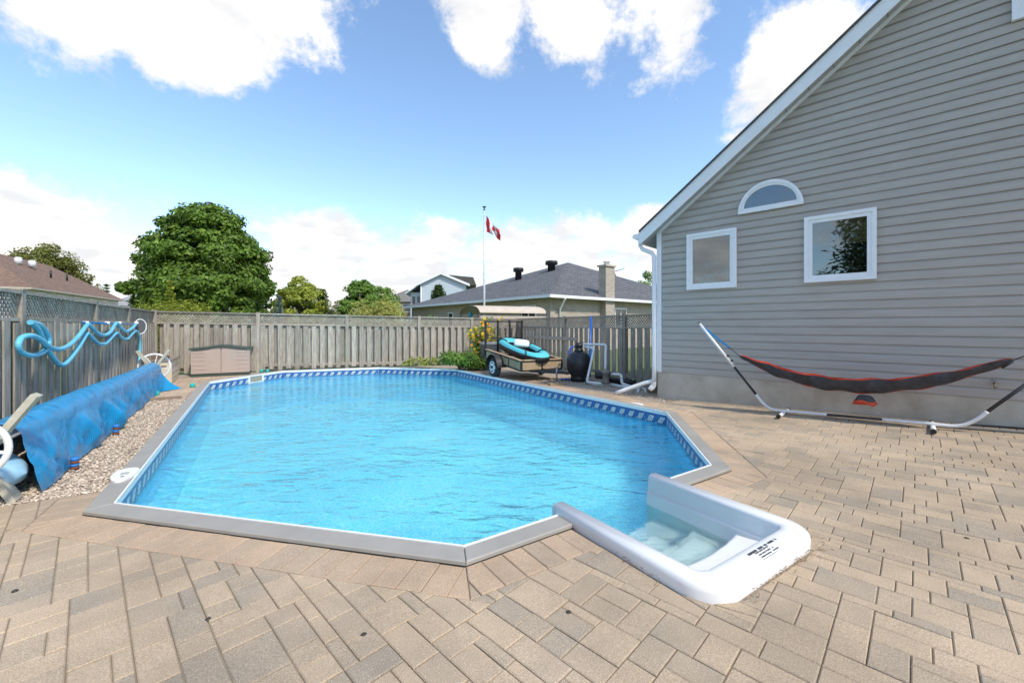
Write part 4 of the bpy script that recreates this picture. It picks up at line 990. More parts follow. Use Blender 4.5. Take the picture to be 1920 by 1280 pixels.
# half-round window
a0, zb = HOUSE.ray(1384, 402, -.05); a1, zb2 = HOUSE.ray(1507, 383, -.05); zb = (zb + zb2) / 2; cx_ = (a0 + a1) / 2; rx = (a1 - a0) / 2
_, ztop = HOUSE.ray(1446, 337, -.05); rz = ztop - zb
def half(r_in, b0, b1, name, material, parent, ring=None):
    m = MB(); T = np.linspace(0, math.pi, 29)
    o_ = [(cx_ + (rx - r_in) * math.cos(t), zb + r_in * .9 + (rz - r_in * 1.9) * math.sin(t)) for t in T]
    if ring is None:
        m.slab([HOUSE(x, b0, z) for x, z in o_], HOUSE.e2 * (b1 - b0))
    else:
        r2 = r_in + ring; i_ = [(cx_ + (rx - r2) * math.cos(t), zb + r2 * .9 + (rz - r2 * 1.9) * math.sin(t)) for t in T]
        n = len(T); loop_o = o_; loop_i = i_
        v = [HOUSE(x, b, z) for b in (b0, b1) for x, z in loop_o] + [HOUSE(x, b, z) for b in (b0, b1) for x, z in loop_i]; f = []
        for i in range(n):
            j = (i + 1) % n
            f += [(i, j, 2 * n + j, 2 * n + i), (n + i, n + j, 3 * n + j, 3 * n + i), (i, j, n + j, n + i), (2 * n + i, 2 * n + j, 3 * n + j, 3 * n + i)]
        m.add(v, f)
    return m.build(name, material, parent)
aw = half(0, -.075, -.022, 'window', M['white'], house, ring=.05); half(.05, -.06, -.022, 'sash', M['white'], aw, ring=.04)
half(.09, -.046, -.043, 'pane', M['pane'], aw); half(.09, -.03, -.024, 'interior', M['room'], aw)
# garden tap on the foundation line and black cable along the wall
aT, zT = HOUSE.ray(1865, 719, -.06); tp = thing('garden_tap', HOUSE(aT, -.02, zT), 'small brass garden tap on the siding behind the hammock', 'tap')
m = MB(); m.tube([HOUSE(aT, -.02, zT), HOUSE(aT, -.09, zT), HOUSE(aT, -.11, zT - .05)], .013, 8); m.build('spout', mat('brass', (.30, .24, .15), .4, metal=.8), tp)
m = MB(); m.lathe(HOUSE(aT, -.075, zT + .035), [(.03, 0), (.034, .006), (.03, .012)], 12); m.tube([HOUSE(aT, -.075, zT), HOUSE(aT, -.075, zT + .036)], .007, 6); m.build('handle', mat('tap_handle', (.25, .24, .22), .5), tp)
m = MB(); pts = [(3.85, -.30), (4.1, -.16), (4.5, -.10), (5.2, -.08), (6.5, -.06)]
cb = smooth_path([HOUSE(x, y, 0) for x, y in pts], 6); cb = [Vector((p.x, p.y, ground_z(p.x, p.y) + .012)) for p in cb]; m.tube(cb, .011, 8)
m.build('black_cable', M['black'], origin=cb[0], label='black cable lying along the foot of the foundation', cat='cable')
m = MB(); cb = smooth_path([HOUSE(x, y, 0) for x, y in ((3.75, -.42), (4.3, -.36), (5.0, -.34), (6.2, -.45))], 6); cb = [Vector((p.x, p.y, ground_z(p.x, p.y) + .016)) for p in cb]; m.tube(cb, .015, 8)
m.build('grey_hose', mat('grey_hose', (.17, .165, .15), .6), origin=cb[0], label='grey garden hose lying on pavers beside the foundation', cat='hose')

# ------------------------------------------------------------------ hammock and stand
HB = -.54
def hz(a_): p = HOUSE(a_, HB); return ground_z(p.x, p.y)
stand = thing('hammock_stand', HOUSE(3.04, HB, hz(3.04)), 'white and black tubular steel hammock stand', 'hammock stand')
M['stand_white'] = mat('white_painted_tube', (.74, .73, .70), .4, var=.06, scale=20); M['stand_black'] = mat('black_tube', (.03, .03, .032), .45)
aL, zL = HOUSE.ray(1312, 607, HB); aR = 5.12; zR = 1.5
bL, bR = 2.02, 4.02
def S(a_, z): return HOUSE(a_, HB, hz(a_) + z)
armL = Vector((aL - bL, zL - hz(aL) - .09)); 
def armpt(a0, z0, a1, z1, t): return HOUSE(a0 + (a1 - a0) * t, HB, z0 + (z1 - z0) * t)
zl0, zr0 = hz(bL) + .075, hz(bR) + .075
L0 = lambda t: armpt(bL - .06, zl0 + .03, aL, zL, t); R0 = lambda t: armpt(bR + .06, zr0 + .03, aR, zR, t)
def tube_part(name, pts, r, material, n=12): m = MB(); m.tube(pts, r, n); return m.build(name, material, stand)
tube_part('base_bar', smooth_path([L0(.13), L0(.03), S(bL + .05, .062), S(bL + .3, .06), S(2.72, .06)], 5), .021, M['stand_white'])
tube_part('centre_bar', [S(2.70, .06), S(3.32, .06)], .018, M['stand_black'])
tube_part('base_bar', smooth_path([S(3.30, .06), S(bR - .3, .06), S(bR - .05, .062), R0(.03), R0(.13)], 5), .021, M['stand_white'])
for f_, nm in ((L0, 'l'), (R0, 'r')):
    tube_part('lower_arm', [f_(.12), f_(.47)], .019, M['stand_black'])
    up = tube_part('upper_arm', [f_(.45), f_(1.0)], .022, M['stand_white'])
    for t in (.50, .56):
        m = MB(); q = f_(t); m.lathe(q + Vector((0, 0, .01)), [(.012, 0), (.012, .03), (.02, .032), (.02, .045)], 10, axis=(HOUSE.e1 * (.6 if nm == 'l' else -.6) + Vector((0, 0, 1)))[:]); m.build('knob', M['black'], up)
    m = MB(); q = f_(1.0); m.tube([q + Vector((0, 0, -.01)), q + HOUSE.e1 * (-.02 if nm == 'l' else .02) + Vector((0, 0, .02)), q + Vector((0, 0, .035))], .006, 6); m.build('hook', M['black_metal'], up)
for a_ in (bL + .18, bR - .25):
    zz = hz(a_) + .026
    ft = MB(); ft.tube([HOUSE(a_, HB - .33, zz), HOUSE(a_, HB + .33, zz)], .025, 12); f_ = ft.build('foot_bar', M['stand_white'], stand)
    for s_ in (-1, 1):
        c = MB(); c.tube([HOUSE(a_, HB + s_ * .29, zz), HOUSE(a_, HB + s_ * .345, zz)], .0275, 12); c.build('end_cap', M['black'], f_)
hm = thing('hammock', HOUSE(3.0, HB, .4), 'charcoal and orange nylon hammock slung on the stand', 'hammock')
aH0, zH0 = HOUSE.ray(1388, 668, HB); aH1, zH1 = HOUSE.ray(1898, 676, HB)
M['nylon_grey'] = mat('charcoal_nylon', (.018, .019, .026), .45, scale=14, col2=(.042, .044, .056), bump=.3, bscale=40, stretch=(1, 1, 1)); M['nylon_red'] = mat('orange_nylon', (.48, .035, .012), .45, scale=10, col2=(.66, .075, .018))
NS = 70
def ham(u, q):                                     # u along, q across (-1 near edge .. 1 far edge)
    a_ = aH0 + (aH1 - aH0) * u; sag = 4 * u * (1 - u)
    zc = zH0 + (zH1 - zH0) * u - .47 * sag ** .92; sp = sag ** .55
    wob = .012 * math.sin(u * 31 + q * 3) + .008 * math.sin(u * 57 - q * 5)
    b = HB + (.03 + .13 * sp) * math.sin(q * 1.4) + wob * sp; up = (.015 + .14 * sp) * (1 - math.cos(q * 1.45)) * (1.10 if q > 0 else 1.22)
    return HOUSE(a_, b, zc + up + wob * .6)
def ham_strip(name, q0, q1, material, n=8):
    m = MB(); vs_ = [ham(i / NS, q0 + (q1 - q0) * j / n) for i in range(NS + 1) for j in range(n + 1)]
    m.add(vs_, [(i * (n + 1) + j, (i + 1) * (n + 1) + j, (i + 1) * (n + 1) + j + 1, i * (n + 1) + j + 1) for i in range(NS) for j in range(n)], True); return m.build(name, material, hm, fix=False)
ham_strip('centre_panel', -1.08, -.22, M['nylon_grey'], 10); ham_strip('side_panel', -.22, .55, M['nylon_red']); ham_strip('side_panel', .55, 1.12, M['nylon_red'], 6)
for (u, p_) in ((0, L0(.98)), (1, R0(.98))):
    e = ham(u, 0); m = MB(); m.tube([e, e + (p_ - e) * .28], .006, 6); m.build('cord', M['black'], hm)
    m = MB(); m.beam(e + (p_ - e) * .26, p_, .004, .03); m.build('strap', mat('blue_strap', (.02, .28, .60), .6) if u == 0 else M['black'], hm)
    m = MB(); m.tube([e + (ham(abs(u - .02), 0) - e) * .0, e + (ham(abs(u - .03), 0) - e)], .022, 8); m.build('gathered_end', M['black'], hm)
m = MB(); c = ham(.545, 0); vs_ = []; 
for i in range(9):
    t = i / 8; w = .06 + .07 * t ** .7; 
    for k in range(14):
        x = 2 * math.pi * k / 14; vs_.append(c + HOUSE.e1 * (math.cos(x) * w * (1 + .12 * math.sin(5 * x) * t)) + HOUSE.e2 * (math.sin(x) * .045) + Vector((0, 0, -.02 - .115 * t + .02 * math.sin(3 * x + 1) * t)))
m.add(vs_, [(i * 14 + k, i * 14 + (k + 1) % 14, (i + 1) * 14 + (k + 1) % 14, (i + 1) * 14 + k) for i in range(5) for k in range(14)], True); po = m.build('stuff_sack', M['nylon_grey'], hm)
m = MB(); m.add(vs_[5 * 14:], [(i * 14 + k, i * 14 + (k + 1) % 14, (i + 1) * 14 + (k + 1) % 14, (i + 1) * 14 + k) for i in range(3) for k in range(14)] + [tuple(3 * 14 + k for k in range(14))], True); m.build('sack_hem', M['nylon_red'], po)
# ------------------------------------------------------------------ utility trailer
TR = Frame((.23, 10.2), R(119.5))                 # a towards the rear, -b across to the far side
TL, TWd = 1.98, 1.22
M['trailer_wood'] = mat('trailer_plank', (.30, .20, .115), .8, scale=5, col2=(.44, .32, .19), bump=.2, stretch=(1, 1, 6)); M['rim'] = mat('silver_rim', (.74, .75, .77), .4)
trl = thing('utility_trailer', TR(1.0, -.6, 0), 'small black utility trailer with wooden sides and tall ramp gate', 'trailer')
def T(a, b, z): return TR(a, -b, z + .095 * a)    # the tongue end stands lower
def tbox(m, a0, a1, b0, b1, z0, z1):
    v = [T(a0, b0, z0), T(a1, b0, z0), T(a1, b1, z0), T(a0, b1, z0), T(a0, b0, z1), T(a1, b0, z1), T(a1, b1, z1), T(a0, b1, z1)]
    m.add(v, [(0, 3, 2, 1), (4, 5, 6, 7), (0, 1, 5, 4), (1, 2, 6, 5), (2, 3, 7, 6), (3, 0, 4, 7)])
m = MB()
for z0, z1 in ((.26, .30), (.49, .525)):
    tbox(m, 0, TL, -.02, .02, z0, z1); tbox(m, 0, TL, TWd - .02, TWd + .02, z0, z1); tbox(m, -.02, .02, .021, TWd - .021, z0, z1)
for a in (0, .62, 1.3, TL - .03):
    for b in (0, TWd): tbox(m, a - .018, a + .022, b - .0195, b + .0195, .301, .489)
for b in (.6,): tbox(m, -.0195, .0195, b - .02, b + .02, .301, .489)
m.build('frame', M['black_metal'], trl)
for (a0, a1, b0, b1) in ((.045, .60, -.012, .012), (.645, 1.28, -.012, .012), (1.325, 1.94, -.012, .012), (.045, .60, TWd - .012, TWd + .012), (.645, 1.28, TWd - .012, TWd + .012), (1.325, 1.94, TWd - .012, TWd + .012), (-.012, .012, .03, .575), (-.012, .012, .625, TWd - .03)):
    m = MB(); tbox(m, a0, a1, b0, b1, .303, .487); m.build('side_plank', M['trailer_wood'], trl)
for k in range(6):
    m = MB(); b = .03 + k * (TWd - .06) / 6; tbox(m, .03, TL, b + .003, b + (TWd - .06) / 6 - .003, .262, .285); m.build('deck_plank', M['trailer_wood'], trl)
for b in (-.012, TWd - .03):
    m = MB(); tbox(m, .01, TL - .02, b - .03, b + .06, .527, .545); m.build('top_rail', M['trailer_wood'], trl)
m = MB(); tbox(m, -.03, .06, .065, TWd - .05, .527, .545); m.build('top_rail', M['trailer_wood'], trl)
# ramp gate
gt = MB()
for b in (.0, .40, .80, TWd): tbox(gt, TL + .02, TL + .065, b - .026, b + .026, .30, 1.36)
for z in (.32, .82, 1.30): tbox(gt, TL + .025, TL + .055, .02, TWd - .02, z, z + .035)
g_ = gt.build('ramp_gate', M['black_metal'], trl)
m = MB()
for k in range(1, 30): tbox(m, TL + .036, TL + .042, TWd * k / 30 - .003, TWd * k / 30 + .003, .34, 1.30)
for k in range(1, 22): tbox(m, TL + .0365, TL + .0415, .02, TWd - .02, .34 + .96 * k / 22 - .002, .34 + .96 * k / 22 + .002)
m.build('gate_mesh', M['black_metal'], g_)
for b, sgn in ((-.13, -1), (TWd + .13, 1)):
    c = TR(1.18, -b, .285); ax = TR.e2 * (-sgn)
    m = MB(); m.lathe(c - ax * .075, [(.165, 0), (.235, .004), (.272, .03), (.285, .06), (.285, .09), (.272, .12), (.235, .146), (.165, .15)], 28, axis=tuple(ax), caps=False); wh = m.build('wheel', M['rubber'], trl)
    m = MB(); m.lathe(c - ax * .078 + ax * .0, [(.02, .04), (.07, .03), (.10, .05), (.15, .045), (.168, .0), (.172, .156), (.14, .12), (.10, .13), (.06, .15), (.02, .15)], 24, axis=tuple(ax)); rm = m.build('rim', M['rim'], wh)
    m = MB()
    for k in range(5):
        t = k * 1.2566; m.lathe(c + ax * .058 + (TR.e1 * math.cos(t) + Vector((0, 0, 1)) * math.sin(t)) * .115, [(.022, 0), (.022, .012)], 8, axis=tuple(ax))
    m.lathe(c + ax * .06, [(.04, 0), (.04, .03), (.02, .04)], 12, axis=tuple(ax)); m.build('hub', M['black'], wh)
    m = MB(); aa = [c + (TR.e1 * math.cos(t) + Vector((0, 0, 1)) * math.sin(t)) * .345 for t in np.linspace(.05, math.pi - .05, 16)]
    ab = [c + (TR.e1 * math.cos(t) + Vector((0, 0, 1)) * math.sin(t)) * .335 for t in np.linspace(.05, math.pi - .05, 16)]
    for i in range(15): m.slab([aa[i] - ax * .1, aa[i + 1] - ax * .1, ab[i + 1] - ax * .1, ab[i] - ax * .1], ax * .2)
    m.build('fender', M['black_metal'], trl)
m = MB(); m.tube([TR(1.18, .06, .285), TR(1.18, -TWd - .06, .285)], .025, 8); m.build('axle', M['black_metal'], trl)
# tongue and jack
cpl = TR(-.95, -.61, .30); m = MB(); m.beam(T(.0, .25, .27), cpl, .05, .06); m.beam(T(.0, TWd - .25, .27), cpl, .05, .06); m.beam(T(.3, .61, .25), cpl + TR.e1 * -.12, .06, .06); m.build('tongue', M['black_metal'], trl)
m = MB(); j = TR(-.75, -.52, 0); m.tube([j + Vector((0, 0, .075)), j + Vector((0, 0, .42))], .022, 10); m.lathe(j + Vector((0, 0, .056)), [(.07, 0), (.07, .02)], 12); m.tube([j + Vector((0, 0, .4)), j + Vector((0, 0, .42)) + TR.e2 * .16], .01, 6); m.build('jack', mat('galvanised_steel', (.25, .25, .25), .45, metal=.6), trl)
m = MB(); m.fbox(Frame(j, R(20)), -.20, .14, -.09, .08, -.02, .052); m.build('wood_block', M['trailer_wood'], origin=j, label='flat wooden block under the trailer jack', cat='block')
# inflatable boat lying in the trailer
M['teal'] = mat('teal_pvc', (.045, .42, .47), .35, scale=50, col2=(.12, .58, .62)); bt = thing('inflatable_boat', T(.9, .55, .29), 'teal and black inflatable boat lying in the trailer', 'inflatable boat')
def bpt(t, r, z): 
    x = .86 * math.copysign(abs(math.cos(t)) ** .85, math.cos(t)); y = .34 * math.copysign(abs(math.sin(t)) ** .8, math.sin(t))
    p = T(.95 + x * r, .60 + y * r, 0); return p + Vector((0, 0, .50 + .10 * (x + .86) + z))
for nm, mm, lo, hi in (('lower_tube', M['black'], math.pi * .9, 2.12 * math.pi), ('upper_tube', M['teal'], .12 * math.pi, .9 * math.pi)):
    m = MB(); n1, n2 = 44, 10; vs_ = []
    for i in range(n1):
        t = 2 * math.pi * i / n1
        for k in range(n2 + 1):
            c = lo + (hi - lo) * k / n2; vs_.append(bpt(t, 1 + .26 * math.cos(c) * (1 if True else 0), .135 * math.sin(c) + .06))
    m.add(vs_, [(i * (n2 + 1) + k, ((i + 1) % n1) * (n2 + 1) + k, ((i + 1) % n1) * (n2 + 1) + k + 1, i * (n2 + 1) + k + 1) for i in range(n1) for k in range(n2)], True); m.build(nm, mm, bt)
m = MB(); m.slab([bpt(t, .8, .0) for t in np.linspace(0, 6.283, 30, endpoint=False)], (0, 0, .02)); m.build('floor', M['black'], bt)
m = MB()
for t in (.75, 1.5, 2.3, -2.3, -.75):
    pts = [bpt(t, 1 + .275 * math.cos(c), .145 * math.sin(c) + .06) for c in np.linspace(-.2, math.pi + .2, 9)]
    for p_, q_ in zip(pts[:-1], pts[1:]): m.beam(p_, q_, .05, .008, up=(TR.e1 * 1)[:])
m.build('strap', M['black'], bt)
m = MB(); c = bpt(-2.0, .35, .30); vs_ = []
for i in range(11):
    ph_ = -math.pi / 2 + math.pi * i / 10
    for k in range(20):
        t = 2 * math.pi * k / 20; x = math.copysign(abs(math.cos(t)) ** .5, math.cos(t)); y = math.copysign(abs(math.sin(t)) ** .5, math.sin(t))
        vs_.append(c + Vector((1, 0, -.12)).normalized() * x * .21 * math.cos(ph_) ** .4 + Vector((.1, .3, 1)).normalized() * y * .105 * math.cos(ph_) ** .4 + Vector((0, -1, .3)).normalized() * .07 * math.sin(ph_))
m.add(vs_, [(i * 20 + k, i * 20 + (k + 1) % 20, (i + 1) * 20 + (k + 1) % 20, (i + 1) * 20 + k) for i in range(10) for k in range(20)], True)
m.build('seat_cushion', mat('white_vinyl', (.72, .74, .76), .4, var=.04), bt)
# grey tote behind the ramp gate
c = at(925, 640, 13.2); TB = Frame((c.x - .28, c.y - .2), R(20)); tb = thing('storage_tote', TB(.27, .2, 0), 'grey plastic tote bin standing behind the ramp gate', 'tote')
m = MB(); q = [(0.03, .03), (.55, .03), (.55, .40), (.03, .40)]; q2 = [(0, 0), (.58, 0), (.58, .43), (0, .43)]
m.add([TB(x, y, .002) for x, y in q] + [TB(x, y, .80) for x, y in q2], [(3, 2, 1, 0), (4, 5, 6, 7)] + [(i, (i + 1) % 4, 4 + (i + 1) % 4, 4 + i) for i in range(4)]); m.build('bin', mat('slate_plastic', (.075, .095, .11), .5), tb)
m = MB(); m.fbox(TB, -.02, .60, -.02, .45, .802, .86); m.build('lid', mat('pale_grey_plastic', (.30, .34, .36), .5), tb)

# ------------------------------------------------------------------ sand filter, pump and pipes
p = gp(1085, 714); sf = thing('sand_filter', p, 'black bulbous sand filter tank beside the fence', 'filter tank')
m = MB(); m.lathe(p, [(.20, 0), (.205, .10), (.19, .13), (.26, .20), (.30, .32), (.31, .45), (.30, .56), (.25, .67), (.16, .735), (.10, .75)], 28); m.build('tank', M['black'], sf)
m = MB(); m.lathe(p + Vector((0, 0, .75)), [(.11, 0), (.12, .03), (.09, .05), (.085, .12), (.10, .13), (.10, .17), (.05, .19), (.03, .215)], 20); m.beam(p + Vector((-.09, 0, .95)), p + Vector((.13, -.02, .975)), .03, .02); m.build('valve', M['black'], sf)
m = MB(); m.tube(smooth_path([p + Vector((-.10, 0, .86)), p + Vector((-.20, -.03, .85)), p + Vector((-.24, -.04, .74)), p + Vector((-.235, -.05, .68))], 4), .022, 8); m.build('backwash_hose', mat('blue_layflat', (.02, .10, .40), .5), sf)
PY = 9.75
pumpc = gp(1136, 722); pu = thing('pool_pump', pumpc, 'pool pump with clear strainer pot and black motor', 'pump')
m = MB(); m.fbox(Frame(pumpc, R(15)), -.35, .25, -.13, .14, .0, .03); m.build('base_slab', mat('paving_slab', (.40, .36, .30), .9), pu)
m = MB(); m.lathe(pumpc + Vector((0, 0, .031)), [(.08, 0), (.085, .05), (.075, .09), (.075, .24), (.10, .25), (.10, .29), (.07, .31)], 18); m.build('strainer_pot', mat('strainer_plastic', (.20, .18, .15), .3), pu)
m = MB(); m.lathe(at(1143, 704, PY + .12), [(.085, 0), (.09, .02), (.09, .30), (.07, .34)], 18, axis=(-.92, .38, 0)); m.lathe(at(1142, 704, PY + .1), [(.125, 0), (.125, .05)], 20, axis=(-.92, .38, 0)); m.build('motor', M['black'], pu)
pipes = thing('filter_pipes', pumpc + Vector((.1, 0, 0)), 'white plastic pipes joining the pump and the filter', 'pipes')
def pipe(pts, r=.028, name='pipe'):
    m = MB(); P = [Vector(q) for q in pts]; full = [P[0]]
    for i in range(1, len(P) - 1):
        d0 = (P[i - 1] - P[i]).normalized(); d1 = (P[i + 1] - P[i]).normalized(); full += [P[i] + d0 * .045, P[i] + (d0 + d1) * .012, P[i] + d1 * .045]
    full.append(P[-1]); m.tube(full, r, 12)
    for i in range(1, len(P) - 1):
        for q in (P[i - 1], P[i + 1]):
            dd = (q - P[i]).normalized(); m.tube([P[i] + dd * .04, P[i] + dd * .085], r * 1.22, 12)
    return m.build(name, M['pvc'], pipes)
pipe([at(1093, 645, 10.45), at(1136, 646, 10.2), at(1135, 692, PY)])
pipe([at(1095, 650, 10.4), at(1114, 652.5, 10.2), at(1100, 716, 9.95), at(1128, 719, PY - .05)])
pipe([at(1146, 701, PY), at(1165, 702, PY - .05), at(1166, 719, PY - .15), at(1186, 725, 9.4)], .03)
pipe([at(1146, 721, PY - .05), at(1200, 729.5, 9.15)], .03)
pipe([at(1200, 724, 9.3), at(1194, 741, 8.65)], .026); pipe([at(1203, 727, 9.2), at(1209, 729, 9.1), at(1212, 736, 8.75)], .018)
m = MB(); m.tube([at(1140, 711, 10.2), at(1191, 718, 9.75)], .075, 16); blk = m.build('black_pipe', M['black'], origin=at(1165, 722, 10), label='thick black pipe lying along the fence foot', cat='pipe')
m = MB(); m.tube([at(1186, 717.2, 9.8), at(1188, 717.6, 9.78)], .078, 16); m.build('white_ring', M['pvc'], blk)
# blue pole against the fence, blue rag, bricks, white lid
b0 = gp(1105, 706); m = MB(); m.tube([Vector((b0.x, b0.y, .0)), at(1108, 594, b0.y + .5)], .034, 12); m.build('blue_pole', mat('blue_plastic_pole', (.012, .10, .42), .4), origin=b0, label='blue pole leaning upright on the fence behind the filter', cat='pole')
m = MB(); c = gp(1062, 712); vs_ = [(c.x + (i - 4) * .035 + .01 * math.sin(j * 2), c.y + (j - 3) * .04, .005 + .035 * abs(math.sin(i * .9 + j * .7)) * (1 - ((i - 4) / 4.5) ** 2)) for i in range(9) for j in range(7)]
m.add(vs_, [(i * 7 + j, (i + 1) * 7 + j, (i + 1) * 7 + j + 1, i * 7 + j + 1) for i in range(8) for j in range(6)], True); m.build('blue_rag', mat('blue_cloth', (.015, .12, .48), .8), origin=c, label='crumpled blue cloth on the ground by the filter base', cat='cloth')
M['brick'] = mat('old_brick', (.20, .11, .075), .9, scale=12, col2=(.33, .22, .15), rand=.2)
for k, (x, y, z, r) in enumerate(((1222, 735, 0, 10), (1228, 731, .0, 60), (1224, 733, .066, 25))):
    c = gp(x, y); c.z = z; f_ = Frame(c, R(r)); m = MB(); m.fbox(f_, -.1, .1, -.05, .05, z, z + .063); m.build('brick', M['brick'], origin=c, label=['old brick lying square under the loose brick by the house corner', 'old brick lying crosswise under the loose brick by the house corner', 'loose brick resting on top of two others by the house corner'][k], cat='brick')
c = gp(1192, 759, .0); m = MB(); m.lathe(c, [(.13, 0.002), (.135, .012), (.12, .022), (.05, .028)], 28); m.build('skimmer_lid', M['pvc'], origin=c, label='round white skimmer lid in the tan walk beside the pool', cat='lid')

# ------------------------------------------------------------------ leaves
def leaf_cloud(name, pts, nrm, size, material, parent=None, origin=None, aspect=.62, **kw):
    n = len(pts); pts = np.asarray(pts, float); nrm = np.asarray(nrm, float) + rng.normal(0, .55, (n, 3)); nrm /= np.linalg.norm(nrm, axis=1)[:, None] + 1e-9
    r = rng.normal(0, 1, (n, 3)); t = np.cross(nrm, r); t /= np.linalg.norm(t, axis=1)[:, None] + 1e-9; b = np.cross(nrm, t)
    s = (rng.uniform(.6, 1.35, n) * size)[:, None]; w = s * aspect
    # five-point leaf: base, two shoulders, two tips joined as a folded shape
    v = np.stack([pts - t * s * .5, pts - t * s * .05 + b * w * .5 + nrm * s * .10, pts + t * s * .5, pts - t * s * .05 - b * w * .5 + nrm * s * .10], 1).reshape(-1, 3)
    k = np.arange(n) * 4; f = np.concatenate([np.stack([k, k + 1, k + 2], 1), np.stack([k, k + 2, k + 3], 1)])
    o3 = ORG[parent.name] if parent is not None else Vector(origin)
    me = bpy.data.meshes.new(name); me.vertices.add(len(v)); me.vertices.foreach_set('co', (v - np.array(o3)).ravel()); me.loops.add(len(f) * 3); me.loops.foreach_set('vertex_index', f.ravel().astype(np.int32))
    me.polygons.add(len(f)); me.polygons.foreach_set('loop_start', np.arange(len(f), dtype=np.int32) * 3); me.polygons.foreach_set('loop_total', np.full(len(f), 3, dtype=np.int32)); me.update(calc_edges=True); me.validate(); me.materials.append(material)
    o = bpy.data.objects.new(name, me); COL.objects.link(o)
    if parent is not None: o.parent = parent
    else: o.location = o3
    ORG[o.name] = o3; return tag(o, **kw)
M['bark'] = mat('bark', (.09, .07, .05), .95, scale=8, col2=(.17, .14, .105), bump=.6, bscale=20, stretch=(4, 4, 1))
def clumps(env, n, rc):
    """clump centres spread through an envelope (function of unit height -> radius), denser at the surface"""
    out = []
    while len(out) < n:
        h = random.random(); r = env(h); 
        if random.random() > (r + .05): continue
        rho = r * math.sqrt(random.uniform(.35, 1.0)); t = random.uniform(0, 6.283); out.append((math.cos(t) * rho, math.sin(t) * rho, h))
    return out
def broadleaf(name, base, height, width, label, lm, n_cl=130, per=170, leaf=.17, bare=.12, env=None, rc=.11, group=None):
    base = Vector(base); o = thing(name, base, label, 'tree', group)
    env = env or (lambda h: math.sin(math.pi * min(1, (h * .93 + .07)) ** .75) ** .65)
    R_ = width / 2; z0 = height * bare; H_ = height - z0
    m = MB(); m.tube([base + Vector((0, 0, -.1)), base + Vector((.05, 0, height * .25)), base + Vector((.0, .05, height * .5)), base + Vector((0.05, 0, height * .8))], [width * .035, width * .028, width * .02, width * .006], 10)
    cl = clumps(env, n_cl, rc)
    for (x, y, h) in random.sample(cl, min(14, n_cl)):
        e = base + Vector((x * R_ * .9, y * R_ * .9, z0 + h * H_)); s = base + Vector((0, 0, z0 + h * H_ * .55)); m.tube([s, s.lerp(e, .5) + Vector((0, 0, .05 * height)), e], [width * .012, width * .008, width * .003], 6)
    m.build('trunk', M['bark'], o)
    P = []; Nn = []
    for (x, y, h) in cl:
        c = np.array([base.x + x * R_, base.y + y * R_, base.z + z0 + h * H_]); q = rng.normal(0, 1, (per, 3)); q /= np.linalg.norm(q, axis=1)[:, None]
        rad = rng.uniform(.45, 1.05, (per, 1)) ** .6 * rc * width * random.uniform(.75, 1.3); sq = np.array([1.15, 1.15, .75]); P.append(c + q * rad * sq)
        out = np.array([x, y, (h - .4) * .9]); out /= np.linalg.norm(out) + .2; Nn.append(q * .7 + out * .6 + np.array([0, 0, .45]))
    leaf_cloud('crown', np.concatenate(P), np.concatenate(Nn), leaf, lm, o); return o
def conifer(name, base, height, width, label, lm, tiers=22, droop=.25, per=26, leaf=.22, asp=.22, upswept=False, group=None):
    base = Vector(base); o = thing(name, base, label, 'tree', group); m = MB(); m.tube([base, base + Vector((0, 0, height * .97))], [width * .035, width * .004], 8); P = []; Nn = []
    for k in range(tiers):
        h = .06 + .93 * k / tiers; L_ = width / 2 * (1 - h) ** .85 * random.uniform(.85, 1.12) + .04 * width; nb = max(5, int(11 * (1 - h) + 4))
        for j in range(nb):
            t = 6.283 * j / nb + k * 1.3 + random.uniform(-.2, .2); ll = L_ * random.uniform(.75, 1.12); d = np.array([math.cos(t), math.sin(t), 0])
            s = np.linspace(.12, 1, per); zz = height * h + (ll * (.45 if upswept else -droop)) * s + (.25 * ll * s * s if not upswept else .2 * ll * s * s)
            pos = np.array(base) + d * (s * ll)[:, None] + np.array([0, 0, 1]) * zz[:, None] + rng.normal(0, .03 * width, (per, 3)) * (1 - .4 * s)[:, None]; P.append(pos); Nn.append(np.tile([0, 0, 1.0], (per, 1)) + rng.normal(0, .3, (per, 3)))
            if k % 3 == 0 and j % 2 == 0: m.tube([base + Vector((0, 0, height * h)), Vector(pos[-1])], [width * .008, width * .003], 5)
    m.build('trunk', M['bark'], o); leaf_cloud('crown', np.concatenate(P), np.concatenate(Nn), leaf, lm, o, aspect=asp); return o
def shrub(name, c, rx, ry, h, label, lm, n=2500, leaf=.06, lumps=9, cat='shrub', asp=.5, spiky=False, group=None):
    c = Vector(c); o = thing(name, c, label, cat, group); m = MB()
    for k in range(9):
        t = random.uniform(0, 6.28); m.tube([c, c + Vector((math.cos(t) * rx * .3, math.sin(t) * ry * .3, h * .5)), c + Vector((math.cos(t) * rx * .6, math.sin(t) * ry * .6, h * .85))], [.012, .008, .003], 5)
    m.build('stems', M['bark'], o); P = []; Nn = []
    for k in range(lumps):
        t = 6.283 * k / lumps + random.uniform(-.3, .3); rr = random.uniform(.2, .75); lc = np.array([c.x + rx * rr * math.cos(t), c.y + ry * rr * math.sin(t), c.z + h * random.uniform(.35, .72)]); q = rng.normal(0, 1, (n // lumps, 3)); q /= np.linalg.norm(q, axis=1)[:, None]
        P.append(lc + q * np.array([rx * .42, ry * .42, h * .32]) * rng.uniform(.3, 1.05, (n // lumps, 1))); Nn.append(q + np.array([0, 0, .5]))
    P = np.concatenate(P); P[:, 2] = np.maximum(P[:, 2], c.z + .03); leaf_cloud('foliage', P, np.concatenate(Nn), leaf, lm, o, aspect=asp); return o
